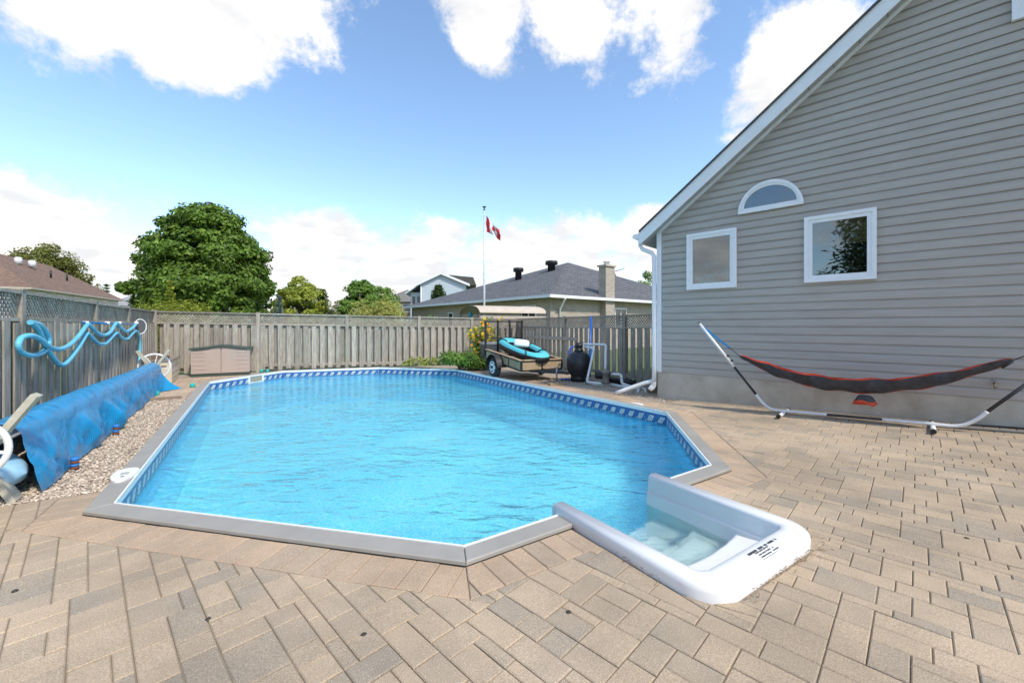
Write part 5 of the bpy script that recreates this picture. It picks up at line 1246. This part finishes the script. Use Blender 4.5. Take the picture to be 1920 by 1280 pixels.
LM = {'maple': leaf_mat('maple_leaf', (0.061, 0.122, 0.015), (0.195, 0.305, 0.037)), 'cedar': leaf_mat('cedar_leaf', (0.134, 0.232, 0.030), (0.293, 0.403, 0.061)), 'yellowgreen': leaf_mat('yellowgreen_leaf', (0.207, 0.281, 0.037), (0.439, 0.464, 0.061)),
      'gold': leaf_mat('golden_leaf', (0.366, 0.390, 0.085), (0.634, 0.610, 0.195)), 'dark': leaf_mat('dark_leaf', (0.049, 0.091, 0.024), (0.104, 0.171, 0.049)), 'blue': leaf_mat('blue_spruce_needle', (0.122, 0.195, 0.183), (0.244, 0.329, 0.305)), 'mid': leaf_mat('mid_leaf', (0.098, 0.195, 0.030), (0.232, 0.366, 0.061)), 'hosta': leaf_mat('hosta_leaf', (0.244, 0.317, 0.061), (0.610, 0.610, 0.220)), 'olive': leaf_mat('olive_leaf', (0.098, 0.134, 0.024), (0.244, 0.232, 0.043))}
def place(x, Y): return Vector(((x - 960) / F * Y, Y, -.07))
def top_h(y, Y): return CH + (HY - y) * Y / F + .07
broadleaf('maple_tree', place(388, 27), top_h(388, 27), 7.4, 'large round green maple towering over the back fence', LM['maple'], n_cl=430, per=190, leaf=.23, rc=.075, bare=.1, env=lambda h: min(1, (h + .25) / .4) * max(0, 1 - h ** 2.6) ** .6 * (1 + .10 * math.sin(h * 23)))
# hedge in front of the maple, other trees left to right
for (x, Y, w, y) in ((270, 19, 1.5, 566), (296, 19, 1.6, 560), (322, 19, 1.7, 560), (350, 19.5, 1.6, 562), (372, 20, 1.3, 568)):
    shrub('cedar_shrub', place(x, Y), w * .6, w * .6, top_h(y, Y), 'feathery bright green hedge shrub below the maple behind the fence', LM['yellowgreen'], n=5200, leaf=.16, lumps=14, asp=.25, group='hedge shrubs below the maple')
conifer('young_cedar', place(318, 20), top_h(521, 20), 1.0, 'narrow yellow green cedar spire rising from the hedge below the maple', LM['yellowgreen'], tiers=20, upswept=True, leaf=.14, per=16, asp=.4)
conifer('young_cedar', place(296, 20.3), top_h(536, 20.3), .8, 'shorter cedar spire beside the taller one in the hedge', LM['cedar'], tiers=16, upswept=True, leaf=.14, per=14, asp=.4)
conifer('blue_spruce', place(523, 28), top_h(552, 28), 1.5, 'slim pale blue spruce right of the maple', LM['blue'], tiers=22, leaf=.16, per=18, asp=.3)
broadleaf('birch_tree', place(562, 32), top_h(524, 32), 3.9, 'yellow green birch behind the back fence', LM['yellowgreen'], n_cl=150, per=130, leaf=.18, rc=.10)
broadleaf('birch_tree', place(540, 36), top_h(528, 36), 2.6, 'lighter green birch half hidden behind the yellow green one', LM['mid'], n_cl=50, per=100, leaf=.18, rc=.13)
conifer('cedar_tree', place(604, 33), top_h(541, 33), 2.6, 'dull green conical cedar right of the birch', LM['dark'], tiers=20, leaf=.24, per=20, asp=.35, upswept=True)
broadleaf('low_tree', place(634, 48), top_h(566, 48), 2.6, 'small distant yellowish tree low above the fence', LM['olive'], n_cl=40, per=90, leaf=.2, rc=.15)
broadleaf('pine_tree', place(676, 30), top_h(523, 30), 2.9, 'bushy dark green pine left of the white house', LM['mid'], n_cl=150, per=150, leaf=.17, rc=.11)
broadleaf('locust_tree', place(716, 33), top_h(537, 33), 3.4, 'bright green rounded tree next to the bushy pine', LM['mid'], n_cl=140, per=130, leaf=.18, rc=.11)
shrub('golden_shrub', place(712, 20), 1.5, 1.0, top_h(556, 20), 'pale golden feathery shrub just above the back fence', LM['gold'], n=6500, leaf=.17, lumps=16, asp=.25)
shrub('green_shrub', place(795, 21), .7, .6, top_h(583, 21), 'small green shrub by the white house corner above the fence', LM['mid'], n=1500, leaf=.12)
conifer('dark_spruce', place(822, 40), top_h(534, 40), 3.4, 'small dark spruce in front of the white house gable', LM['dark'], tiers=26, leaf=.3, per=32, asp=.4, upswept=True)
broadleaf('garden_tree', place(85, 55), top_h(461, 55), 9.5, 'olive green tree rising behind the brown roof', LM['olive'], n_cl=220, per=130, leaf=.30, rc=.10)
conifer('distant_spruce', place(200, 70), top_h(528, 70), 3.2, 'tiny distant spruce between the brown roof and the maple', LM['dark'], tiers=16, leaf=.4, per=14, asp=.35)
broadleaf('far_tree', place(1216, 60), top_h(512, 60), 5.0, 'green treetop showing above the grey bungalow roof', LM['mid'], n_cl=60, per=100, leaf=.28, rc=.13)
# pine boughs reaching in at the left edge
pn = Vector((-9.4, 7.0, 0)); conifer('garden_pine', (-9.75, 6.55, -.07), 2.75, 2.7, 'long needled green pine branch at the left edge over the fence', LM['mid'], tiers=16, leaf=.16, per=34, asp=.07, droop=-.12)
# spruces on the open side of the yard, mirrored in the house windows
conifer('yard_spruce', (-7.5, -5.5, -.07), 9.0, 5.0, 'tall dark spruce mirrored in the house windows', LM['dark'], tiers=34, leaf=.3, per=34, asp=.3)

# flowers and shrubs inside the fence
shrub('leafy_shrub', gp(862, 694), .75, .55, .62, 'low leafy green shrub beside the trailer wheel', LM['mid'], n=3800, leaf=.09, lumps=12)
shrub('leafy_shrub', gp(893, 694), .45, .45, .40, 'small weedy green plant close behind the trailer tyre', LM['maple'], n=1500, leaf=.08)
def hosta(x, y, r, label):
    c = gp(x, y); o = thing('hosta_plant', c, label, 'plant', 'hostas by the pool'); P = []; Nn = []
    m = MB()
    for k in range(170):
        t = random.uniform(0, 6.28); rr = r * math.sqrt(random.random()); h = .14 + .32 * (1 - (rr / r) ** 2) * random.uniform(.6, 1.1); d = Vector((math.cos(t), math.sin(t), 0)); base = c + d * rr * .7 + Vector((0, 0, h * .8)); tip = c + d * (rr + .12) + Vector((0, 0, h * .75)); sd = Vector((-d.y, d.x, 0)) * .045
        mid = base.lerp(tip, .45) + Vector((0, 0, .03)); m.add([base, mid + sd, tip, mid - sd], [(0, 1, 2), (0, 2, 3)])
    m.build('leaves', LM['hosta'], o, fix=False); return o
hosta(780, 690, .42, 'low hosta clump with yellow edged leaves by the pool corner'); hosta(808, 691, .30, 'smaller hosta clump between the yellow edged one and the shrub')
fp = Vector(((905 - 960) / F * 14.3, 14.3, 0)); fb = thing('flowering_shrub', fp, 'tall shrub covered in yellow flowers against the fence', 'shrub')
m = MB(); P = []; Nn = []; fl = []; fo = []
for k in range(30):
    t = random.uniform(-.5, .45); h = random.uniform(.75, 1.85) * (1 - .45 * abs(t - .12)); e = fp + Vector((t * 1.15 + .1, random.uniform(-.3, .3), h)); m.tube([fp + Vector((t * .3, 0, 0)), fp.lerp(e, .5) + Vector((0, 0, .12)), e], [.012, .009, .004], 5)
    for _ in range(55):
        s = random.uniform(.2, 1); q = fp.lerp(e, s) + Vector((random.gauss(0, .07), random.gauss(0, .07), random.gauss(0, .05))); P.append(tuple(q)); Nn.append((random.gauss(0, .5), -.4, .6))
    for _ in range(4 if t > -.2 else 2):
        s = random.uniform(.62, 1.05); (fl if random.random() < .75 else fo).append(fp.lerp(e, s) + Vector((random.gauss(0, .05), random.gauss(-.05, .05), random.gauss(0, .05))))
m.build('stems', M['bark'], fb); leaf_cloud('foliage', P, Nn, .12, LM['mid'], fb, aspect=.3)
def blossoms(name, pts, material):
    m = MB()
    for c in pts:
        n_ = Vector((random.gauss(0, .4), -1, random.uniform(-.1, .8))).normalized(); u = n_.cross(Vector((0, 0, 1))).normalized(); w = n_.cross(u); r = random.uniform(.045, .075)
        for k in range(8):
            t = k * .785; d = u * math.cos(t) + w * math.sin(t); s = n_.cross(d) * r * .36; m.add([c, c + d * r * .6 + s - n_ * -.01, c + d * r, c + d * r * .6 - s], [(0, 1, 2, 3)])
        m.lathe(c, [(r * .28, 0), (r * .2, .02)], 6, axis=tuple(n_))
    m.build(name, material, fb, fix=False)
blossoms('blossoms', fl, mat('yellow_petal', (.75, .50, .01), .6, var=.1)); blossoms('blossoms', fo, mat('orange_petal', (.75, .33, .01), .6, var=.1))

# ------------------------------------------------------------------ flagpole
FPY = 19.0; b0 = place(908, FPY); fpz = top_h(394, FPY) - .07; fpo = thing('flagpole', (b0.x, b0.y, -.07), 'tall white flagpole standing behind the back fence', 'flagpole')
m = MB(); m.tube([(b0.x, b0.y, -.07), (b0.x, b0.y, 3), (b0.x, b0.y, fpz)], [.05, .045, .03], 12); m.build('pole', mat('pole_aluminium', (.62, .64, .67), .35, metal=.3), fpo)
m = MB(); m.lathe((b0.x, b0.y, fpz), [(.035, 0), (.06, .02), (.03, .04), (.03, .12), (.09, .13), (.09, .16), (.02, .17)], 12); m.build('truck', mat('dark_truck', (.08, .10, .12), .5), fpo)
h0, h1 = at(911.5, 404, FPY), at(912, 435, FPY); e0, e1_ = at(937, 432, FPY - .25), at(939, 452, FPY - .25)
def flag_pt(u, v):
    top = h0.lerp(e0, u) + Vector((0, 0, -.05 * math.sin(u * 3.1))); bot = h1.lerp(e1_, u) + Vector((0, 0, .05 * math.sin(u * 3.1))); p = bot.lerp(top, v)
    return p + Vector((.015 * math.sin(v * 9 + u * 4), .07 * math.sin(u * 9 + v * 4) * (.3 + u), .015 * math.sin(u * 14)))
flag = thing('maple_leaf_flag', h1, 'red and white maple leaf flag drooping from the flagpole', 'flag')
M['flag_red'] = mat('flag_red', (.62, .02, .025), .7); M['flag_white'] = mat('flag_white', (.78, .77, .77), .7)
for nm, u0, u1, mm in (('red_band', 0, .25, 'flag_red'), ('white_band', .25, .75, 'flag_white'), ('red_band', .75, 1, 'flag_red')):
    m = MB(); m.add([flag_pt(u0 + (u1 - u0) * i / 14, j / 14) for i in range(15) for j in range(15)], [(i * 15 + j, (i + 1) * 15 + j, (i + 1) * 15 + j + 1, i * 15 + j + 1) for i in range(14) for j in range(14)], True); m.build(nm, M[mm], flag, fix=False)
lf_ = [(0, -.30), (.02, -.12), (.18, -.15), (.14, -.08), (.30, .05), (.24, .08), (.27, .2), (.15, .17), (.12, .22), (.07, .12), (.09, .32), (.04, .29), (0, .4)]
lf_ = lf_ + [(-x, y) for x, y in lf_[-2:0:-1]]
for off in (-.012, .012):
    m = MB(); pts = [flag_pt(.5 + x * .42, .5 + y * .9) + Vector((0, off, 0)) for x, y in lf_]; c = flag_pt(.5, .5) + Vector((0, off, 0)); m.add([c] + pts, [(0, 1 + i, 1 + (i + 1) % len(pts)) for i in range(len(pts))]); m.build('maple_leaf', M['flag_red'], flag, fix=False)

# ------------------------------------------------------------------ brick bungalow
def brick_mat(name, c1, c2, mortar, scale=1):
    m = bpy.data.materials.new(name); m.use_nodes = True; N, L = m.node_tree.nodes, m.node_tree.links; p = N['Principled BSDF']; p.inputs['Roughness'].default_value = .9
    uv = N.new('ShaderNodeUVMap'); bt = N.new('ShaderNodeTexBrick'); L.new(uv.outputs[0], bt.inputs['Vector']); bt.inputs['Color1'].default_value = (*c1, 1); bt.inputs['Color2'].default_value = (*c2, 1); bt.inputs['Mortar'].default_value = (*mortar, 1)
    bt.inputs['Scale'].default_value = 1; bt.inputs['Brick Width'].default_value = .29; bt.inputs['Row Height'].default_value = .10; bt.inputs['Mortar Size'].default_value = .012; L.new(bt.outputs[0], p.inputs['Base Color'])
    bp = N.new('ShaderNodeBump'); bp.inputs['Strength'].default_value = .5; bp.inputs['Distance'].default_value = .01; bp.invert = True; L.new(bt.outputs['Fac'], bp.inputs['Height']); L.new(bp.outputs[0], p.inputs['Normal']); return m
M['brickwall'] = brick_mat('tan_brick', (.33, .27, .21), (.44, .37, .29), (.42, .39, .34))
def shingle_mat(name, c1, c2):
    m = bpy.data.materials.new(name); m.use_nodes = True; N, L = m.node_tree.nodes, m.node_tree.links; p = N['Principled BSDF']; p.inputs['Roughness'].default_value = .92
    uv = N.new('ShaderNodeUVMap'); bt = N.new('ShaderNodeTexBrick'); L.new(uv.outputs[0], bt.inputs['Vector']); bt.inputs['Color1'].default_value = (*c1, 1); bt.inputs['Color2'].default_value = (*c2, 1); bt.inputs['Mortar'].default_value = tuple(c * .55 for c in c1) + (1,)
    bt.inputs['Scale'].default_value = 1; bt.inputs['Brick Width'].default_value = .31; bt.inputs['Row Height'].default_value = .15; bt.inputs['Mortar Size'].default_value = .016; bt.offset = .37
    tc = N.new('ShaderNodeTexCoord'); nz = N.new('ShaderNodeTexNoise'); nz.inputs['Scale'].default_value = 1.2; nz.inputs['Detail'].default_value = 6; L.new(tc.outputs['Object'], nz.inputs['Vector']); mr = N.new('ShaderNodeMapRange'); L.new(nz.outputs[0], mr.inputs[0]); mr.inputs[3].default_value = .75; mr.inputs[4].default_value = 1.25
    hs = N.new('ShaderNodeHueSaturation'); L.new(bt.outputs[0], hs.inputs['Color']); L.new(mr.outputs[0], hs.inputs['Value']); L.new(hs.outputs[0], p.inputs['Base Color']); return m
M['roof_grey'] = shingle_mat('grey_shingles', (.085, .086, .09), (.15, .15, .153)); M['roof_brown'] = shingle_mat('brown_shingles', (.17, .105, .075), (.25, .16, .115)); M['roof_tan'] = shingle_mat('weathered_shingles', (.16, .15, .13), (.24, .225, .195))
def uv_planar(o):                                  # metres along and up each face
    me = o.data; ul = me.uv_layers.new(name='UVMap')
    for p in me.polygons:
        n = p.normal; t = Vector((0, 0, 1)).cross(n); t = t.normalized() if t.length > .05 else Vector((1, 0, 0)); b = n.cross(t)
        for li in p.loop_indices: v = me.vertices[me.loops[li].vertex_index].co; ul.data[li].uv = (v.dot(t), v.dot(b))
    return o
BG = Frame((2.0, 21.85), R(128.7)); bw, bl = 18.2, 19.5    # a along left facade; -b along right facade
EZ = CH + 58 * 21.85 / F
bung = thing('brick_bungalow', BG(bw / 2, -bl / 2, -.07), 'tan brick bungalow with grey hip roof beyond the trailer', 'house')
m = MB(); m.fbox(BG, .5, bw - .5, -bl + .5, -.5, -.07, EZ - .03); uv_planar(m.build('wall', M['brickwall'], bung))
pk = Vector((4.85, 36.0, CH + 118 * 36.0 / F)); cs = [BG(0, 0, EZ), BG(bw, 0, EZ), BG(bw, -bl, EZ), BG(0, -bl, EZ)]
m = MB(); m.add(cs + [pk], [(0, 1, 4), (1, 2, 4), (2, 3, 4), (3, 0, 4)]); rfo = uv_planar(m.build('roof', M['roof_grey'], bung))
m = MB(); m.fbox(BG, .02, bw - .02, -bl + .02, -.02, EZ - .02, EZ - .005); m.build('soffit', M['white'], bung)
for (a0, a1, b0, b1) in ((-.10, bw + .1, 0.0, .10), (-.10, 0, -bl, -.001)):
    m = MB(); m.fbox(BG, a0, a1, b0, b1, EZ - .15, EZ + .01); m.build('gutter', M['white'], bung)
for (px_, py_, w) in ((972, 503, .42), (1034, 490, .50)):
    Yv = 33; c = at(px_, py_ + 8, Yv); m = MB(); m.lathe(c - Vector((0, 0, 1.2)), [(.26 * w / .42, 0), (.26 * w / .42, 1.25), (.42 * w / .42, 1.27), (.42 * w / .42, 1.5), (.38 * w / .42, 1.56)], 14); m.build('roof_vent', M['black'], rfo)
a_ = 0; sC = -5.1; cc = BG(0, sC, 0); m = MB(); m.fbox(BG, .08, .62, sC - .42, sC + .42, -.07, 4.95); chm = uv_planar(m.build('chimney', M['brickwall'], bung))
m = MB(); m.fbox(BG, .0, .70, sC - .50, sC + .50, 4.952, 5.05); m.build('cap', M['concrete'], chm); m = MB(); m.lathe(BG(.35, sC, 5.05), [(.17, 0), (.17, .18), (.22, .19), (.22, .25)], 14); m.build('flue', M['rim'], chm)
m = MB(); c = BG(.35, sC - .6, 4.7); m.lathe(c, [(.02, -.06), (.2, -.04), (.34, .03), (.345, .035), (.2, -.02)], 20, axis=(.75, -.4, .45)); m.tube([c, c + Vector((.6, -.3, .15)), c + Vector((.62, -.3, .3))], .025, 6); m.build('satellite_dish', mat('dish_grey', (.25, .25, .26), .5), chm)
def bwin(side, s0, s1, z0, z1, panes=2, door=False):
    if side == 'L': bx = lambda m, x0, x1, d0, d1, y0, y1: m.fbox(BG, x0, x1, -.5 + d0, -.5 + d1, y0, y1)
    else: bx = lambda m, x0, x1, d0, d1, y0, y1: m.box(BG(.5 - d1, -x1, y0), BG.e1 * (d1 - d0), BG.e2 * (x1 - x0), (0, 0, y1 - y0))
    m = MB(); f = .07
    for q in ((s0, s1, z0, z0 + f), (s0, s1, z1 - f, z1), (s0, s0 + f, z0 + f, z1 - f), (s1 - f, s1, z0 + f, z1 - f)): bx(m, q[0], q[1], .002, .05, q[2], q[3])
    for k in range(1, panes): x = s0 + (s1 - s0) * k / panes; bx(m, x - .03, x + .03, .002, .045, z0 + f, z1 - f)
    w = m.build('door' if door else 'window', M['white'], bung)
    for k in range(panes):
        x0 = s0 + (s1 - s0) * k / panes + .04; x1 = s0 + (s1 - s0) * (k + 1) / panes - .04; m = MB(); bx(m, x0, x1, .003, .02, z0 + f, z1 - f); m.build('pane', M['dark_glass'], w)
M['dark_glass'] = mat('dark_window', (.02, .025, .03), .08, spec=.8)
def bpx(side, x):
    if side == 'L':
        k = (x - 960) / F; o = BG(0, -.5); return (k * o.y - o.x) / (BG.e1.x - k * BG.e1.y)
    k = (x - 960) / F; o = BG(.5, 0); e = -BG.e2; return (k * o.y - o.x) / (e.x - k * e.y)
bwin('L', bpx('L', 1006), bpx('L', 978), 1.0, 2.55); bwin('L', bpx('L', 850), bpx('L', 841), -.05, 2.35, 1, True); bwin('L', bpx('L', 821), bpx('L', 815), -.05, 2.1, 1, True)
bwin('R', bpx('R', 1152), bpx('R', 1174), 1.25, 2.5)
c = BG(.42, -1.15, 0); m = MB(); m.tube([Vector((c.x + .25, c.y - .55, EZ - .1)), Vector((c.x + .2, c.y - .45, EZ - .25)), Vector((c.x, c.y, EZ - .75)), Vector((c.x, c.y, -.07))], .055, 8); m.build('downspout', M['white'], bung)
# ------------------------------------------------------------------ gazebo with arched tan canopy
GZ = Frame((-1.78, 17.3), R(25.5)); gl_, gw = 3.0, 1.2; gz = thing('garden_gazebo', GZ(gl_ / 2, 0, -.07), 'arched tan canopy gazebo just behind the flowering shrub', 'gazebo')
M['canvas'] = mat('tan_canvas', (.48, .40, .32), .85, scale=4, col2=(.56, .48, .39), bump=.1); M['gzframe'] = mat('brown_metal', (.13, .10, .08), .6)
T_ = np.linspace(0, math.pi, 15); arcp = [(-gw * math.cos(t), 1.90 + .33 * math.sin(t) ** .9) for t in T_]
m = MB(); vs_ = [GZ(gl_ * i / 6, y, z) for i in range(7) for y, z in arcp]; n = len(arcp)
m.add(vs_, [(i * n + k, (i + 1) * n + k, (i + 1) * n + k + 1, i * n + k + 1) for i in range(6) for k in range(n - 1)], True); vs2 = [GZ(gl_ * i / 6, y, z - .02) for i in range(7) for y, z in arcp]; m.build('canopy', M['canvas'], gz)
for s_ in (-1, 1):
    m = MB(); m.fbox(GZ, .0, gl_, s_ * gw - .01, s_ * gw + .01, 1.38, 1.779); m.build('valance', M['canvas'], gz)
for i in (0, 1):
    m = MB(); m.tube([GZ(gl_ * i, y, z - .03) for y, z in arcp], .022, 6); m.tube([GZ(gl_ * i, y * .86, z - .16) for y, z in arcp], .018, 6); m.build('arch_frame', M['gzframe'], gz)
    for s_ in (-1, 1): m = MB(); m.tube([GZ(gl_ * i, s_ * gw, -.07), GZ(gl_ * i, s_ * gw, 1.78)], .04, 8); m.build('post', M['gzframe'], gz)
m = MB(); lp = GZ(.05, -.05, 2.0); m.lathe(lp - Vector((0, 0, .32)), [(.03, 0), (.085, .02), (.085, .24), (.03, .27)], 12); m.tube([lp - Vector((0, 0, .06)), lp + Vector((0, 0, .28))], .006, 5); m.build('lantern', mat('teal_lantern', (.01, .26, .32), .35), origin=lp - Vector((0, 0, .32)), label='teal hanging lantern under the gazebo arch', cat='lantern')

# ------------------------------------------------------------------ white two-storey house
WH = Frame(((788 - 960) / F * 52, 52), R(6)); ww = 84 / F * 52 + .1; wez = CH + (HY - 531) * 52 / F; wpz = CH + (HY - 512) * 52 / F
M['whitesiding'] = mat('pale_blue_siding', (.52, .58, .62), .6, scale=3, var=.03); 
wh = thing('white_house', WH(ww / 2, 4, -.07), 'pale two storey house with white gable trim in the distance', 'house')
m = MB(); m.slab([WH(x, 0, z) for x, z in ((0, -.07), (ww, -.07), (ww, wez), (ww * .45, wpz - .1), (0, wez))], WH.e2 * 9); m.build('wall', M['whitesiding'], wh)
m = MB(); z = .4
while z < wpz - .35:
    hw = (ww * .45, ww * .55) if z > wez else (0, 0); f_ = max(0, (z - wez) / (wpz - wez)); m.fbox(WH, .05 + ww * .45 * f_, ww - .05 - ww * .55 * f_, -.02, -.001, z, z + .03); z += .21
m.build('siding_laps', M['whitesiding'], wh)
for x0, x1 in ((-.45, ww * .45), (ww + .45, ww * .45)):
    zs = lambda x: wez + (wpz - wez) * (x / (ww * .45) if x <= ww * .45 else (ww - x) / (ww * .55))
    m = MB(); m.slab([WH(x0, -.35, zs(x0)), WH(x1, -.35, zs(x1)), WH(x1, 9.2, zs(x1)), WH(x0, 9.2, zs(x0))], (0, 0, .14)); uv_planar(m.build('roof', M['roof_tan'], wh))
    m = MB(); m.slab([WH(x0, -.40, zs(x0) - .16), WH(x1, -.40, zs(x1) - .16), WH(x1, -.40, zs(x1) + .13), WH(x0, -.40, zs(x0) + .13)], WH.e2 * .045); m.build('rake_trim', M['white'], wh)
m = MB(); m.slab([WH(-1.9, .4, wez - 1.35), WH(-.1, .4, wez - .1), WH(-.1, 9, wez - .1), WH(-1.9, 9, wez - 1.35)], (0, 0, .16)); m.build('side_eave', M['whitesiding'], wh)
m = MB(); m.fbox(WH, -1.35, -.001, 1.2, 8.9, -.07, wez - 1.05); m.build('side_wing', M['whitesiding'], wh)
for k in range(2): m = MB(); m.fbox(WH, -1.12 + k * .6, -.78 + k * .6, 1.15, 1.198, 2.2, wez - 1.6); m.build('window', M['dark_glass'], wh)
m = MB(); m.slab([WH(ww * .62, .6, wpz - .1), WH(ww + .9, .6, wpz - .35), WH(ww + 1.3, .6, wez - .1), WH(ww + .2, .6, wez - .1)], WH.e2 * 6); m.build('rear_roof', M['roof_tan'], wh)
m = MB(); m.tube([WH(.1, -.08, wez - .1), WH(.1, -.08, -.07)], .06, 6); m.build('downspout', M['white'], wh)
# small tan-roofed house left of it
c = place(768, 62); NB = Frame((c.x - 4.6, 62), R(0)); nb = thing('tan_house', NB(2.5, 3, -.07), 'small brick house corner with tan roof left of the white house', 'house')
z_e = CH + (HY - 566) * 62 / F; m = MB(); m.fbox(NB, 0, 6.5, 0, 8, -.07, z_e); uv_planar(m.build('wall', brick_mat('brown_brick', (.25, .16, .11), (.33, .22, .15), (.3, .25, .2)), nb))
m = MB(); m.add([NB(-.4, -.4, z_e), NB(6.9, -.4, z_e), NB(6.9, 8.4, z_e), NB(-.4, 8.4, z_e), NB(3.3, 4, z_e + 2.2)], [(0, 1, 4), (1, 2, 4), (2, 3, 4), (3, 0, 4)]); uv_planar(m.build('roof', M['roof_tan'], nb))
m = MB(); m.fbox(NB, 3.5, 5.1, -.06, -.001, z_e - 1.5, z_e - .3); w_ = m.build('window', M['white'], nb); m = MB(); m.fbox(NB, 3.6, 5.0, -.08, -.061, z_e - 1.4, z_e - .4); m.build('pane', M['dark_glass'], w_)

# ------------------------------------------------------------------ brown-roofed house at the left
eA = at(58, 538.5, 39.0); eB = at(233, 562.7, 59.0); dirb = math.atan2(eB.y - eA.y, eB.x - eA.x); BH = Frame((eA.x, eA.y), dirb); ez_ = eA.z; Lh = (eB - eA).length
bh = thing('brown_roof_house', BH(Lh / 2, 5, -.07), 'white two storey house with brown hip roof at the left', 'house')
dW = 11; m = MB(); m.fbox(BH, .5, Lh - .5, .5, dW - .5, -.07, ez_ - .02); m.build('wall', mat('white_siding', (.60, .575, .55), .7, scale=3, var=.05), bh)
pk0, pk1 = at(36, 482, 45.5), BH(Lh - 5.5, dW / 2, 0); pz = pk0.z; r0 = BH(5.0, dW / 2, pz); r1 = BH(Lh - 5.5, dW / 2, pz)
cs = [BH(0, 0, ez_), BH(Lh, 0, ez_), BH(Lh, dW, ez_), BH(0, dW, ez_)]
m = MB(); m.add(cs + [r0, r1], [(0, 1, 5, 4), (1, 2, 5), (2, 3, 4, 5), (3, 0, 4)]); rr_ = uv_planar(m.build('roof', M['roof_brown'], bh))
m = MB(); m.fbox(BH, -.02, Lh + .02, -.04, dW + .04, ez_ - .16, ez_ - .01); m.build('eave_trim', mat('beige_trim', (.50, .43, .36), .6), bh)
for k in range(6):
    a_ = 2.2 + k * 3.6
    if a_ > Lh - 2: break
    m = MB(); m.fbox(BH, a_, a_ + 1.3, .44, .499, ez_ - 1.5, ez_ - .35); w_ = m.build('window', M['white'], bh); m = MB(); m.fbox(BH, a_ + .1, a_ + 1.2, .42, .439, ez_ - 1.42, ez_ - .43); m.build('pane', M['dark_glass'], w_)
for x, y, Y_ in ((34, 484, 44), (60, 490, 45.5)): m = MB(); c = at(x, y, Y_); m.lathe(c - Vector((0, 0, .6)), [(.3, 0), (.3, .55), (.2, .7)], 10); m.build('roof_vent', M['white'], rr_)
for t in (.42, .62): m = MB(); c = cs[0].lerp(cs[1], t).lerp(r0.lerp(r1, t), .45); m.tube([c, c + Vector((0, 0, .8))], .09, 8); m.build('roof_pipe', M['black'], rr_)
# far grey roof between the brown roof and the maple
c = at(232, 548, 75); GR = Frame((c.x - 4, 75), R(35)); gh = thing('far_house', GR(4, 3, -.07), 'distant house with pale grey roof and dark vents', 'house'); ge_ = CH + (HY - 572) * 75 / F; gt_ = c.z
m = MB(); m.fbox(GR, .4, 9.6, .4, 8.6, -.07, ge_); m.build('wall', M['whitesiding'], gh)
m = MB(); m.add([GR(0, 0, ge_), GR(10, 0, ge_), GR(10, 9, ge_), GR(0, 9, ge_), GR(3.6, 4.5, gt_), GR(6.4, 4.5, gt_)], [(0, 1, 5, 4), (1, 2, 5), (2, 3, 4, 5), (3, 0, 4)]); rr_ = uv_planar(m.build('roof', shingle_mat('pale_grey_shingles', (.26, .27, .27), (.34, .35, .35)), gh))
for t in (.55, .9): m = MB(); m.lathe(GR(3.6 + 2.8 * t, 4.2, gt_ - .3), [(.28, 0), (.28, .7), (.45, .72), (.45, 1.0)], 10); m.build('roof_vent', M['black'], rr_)
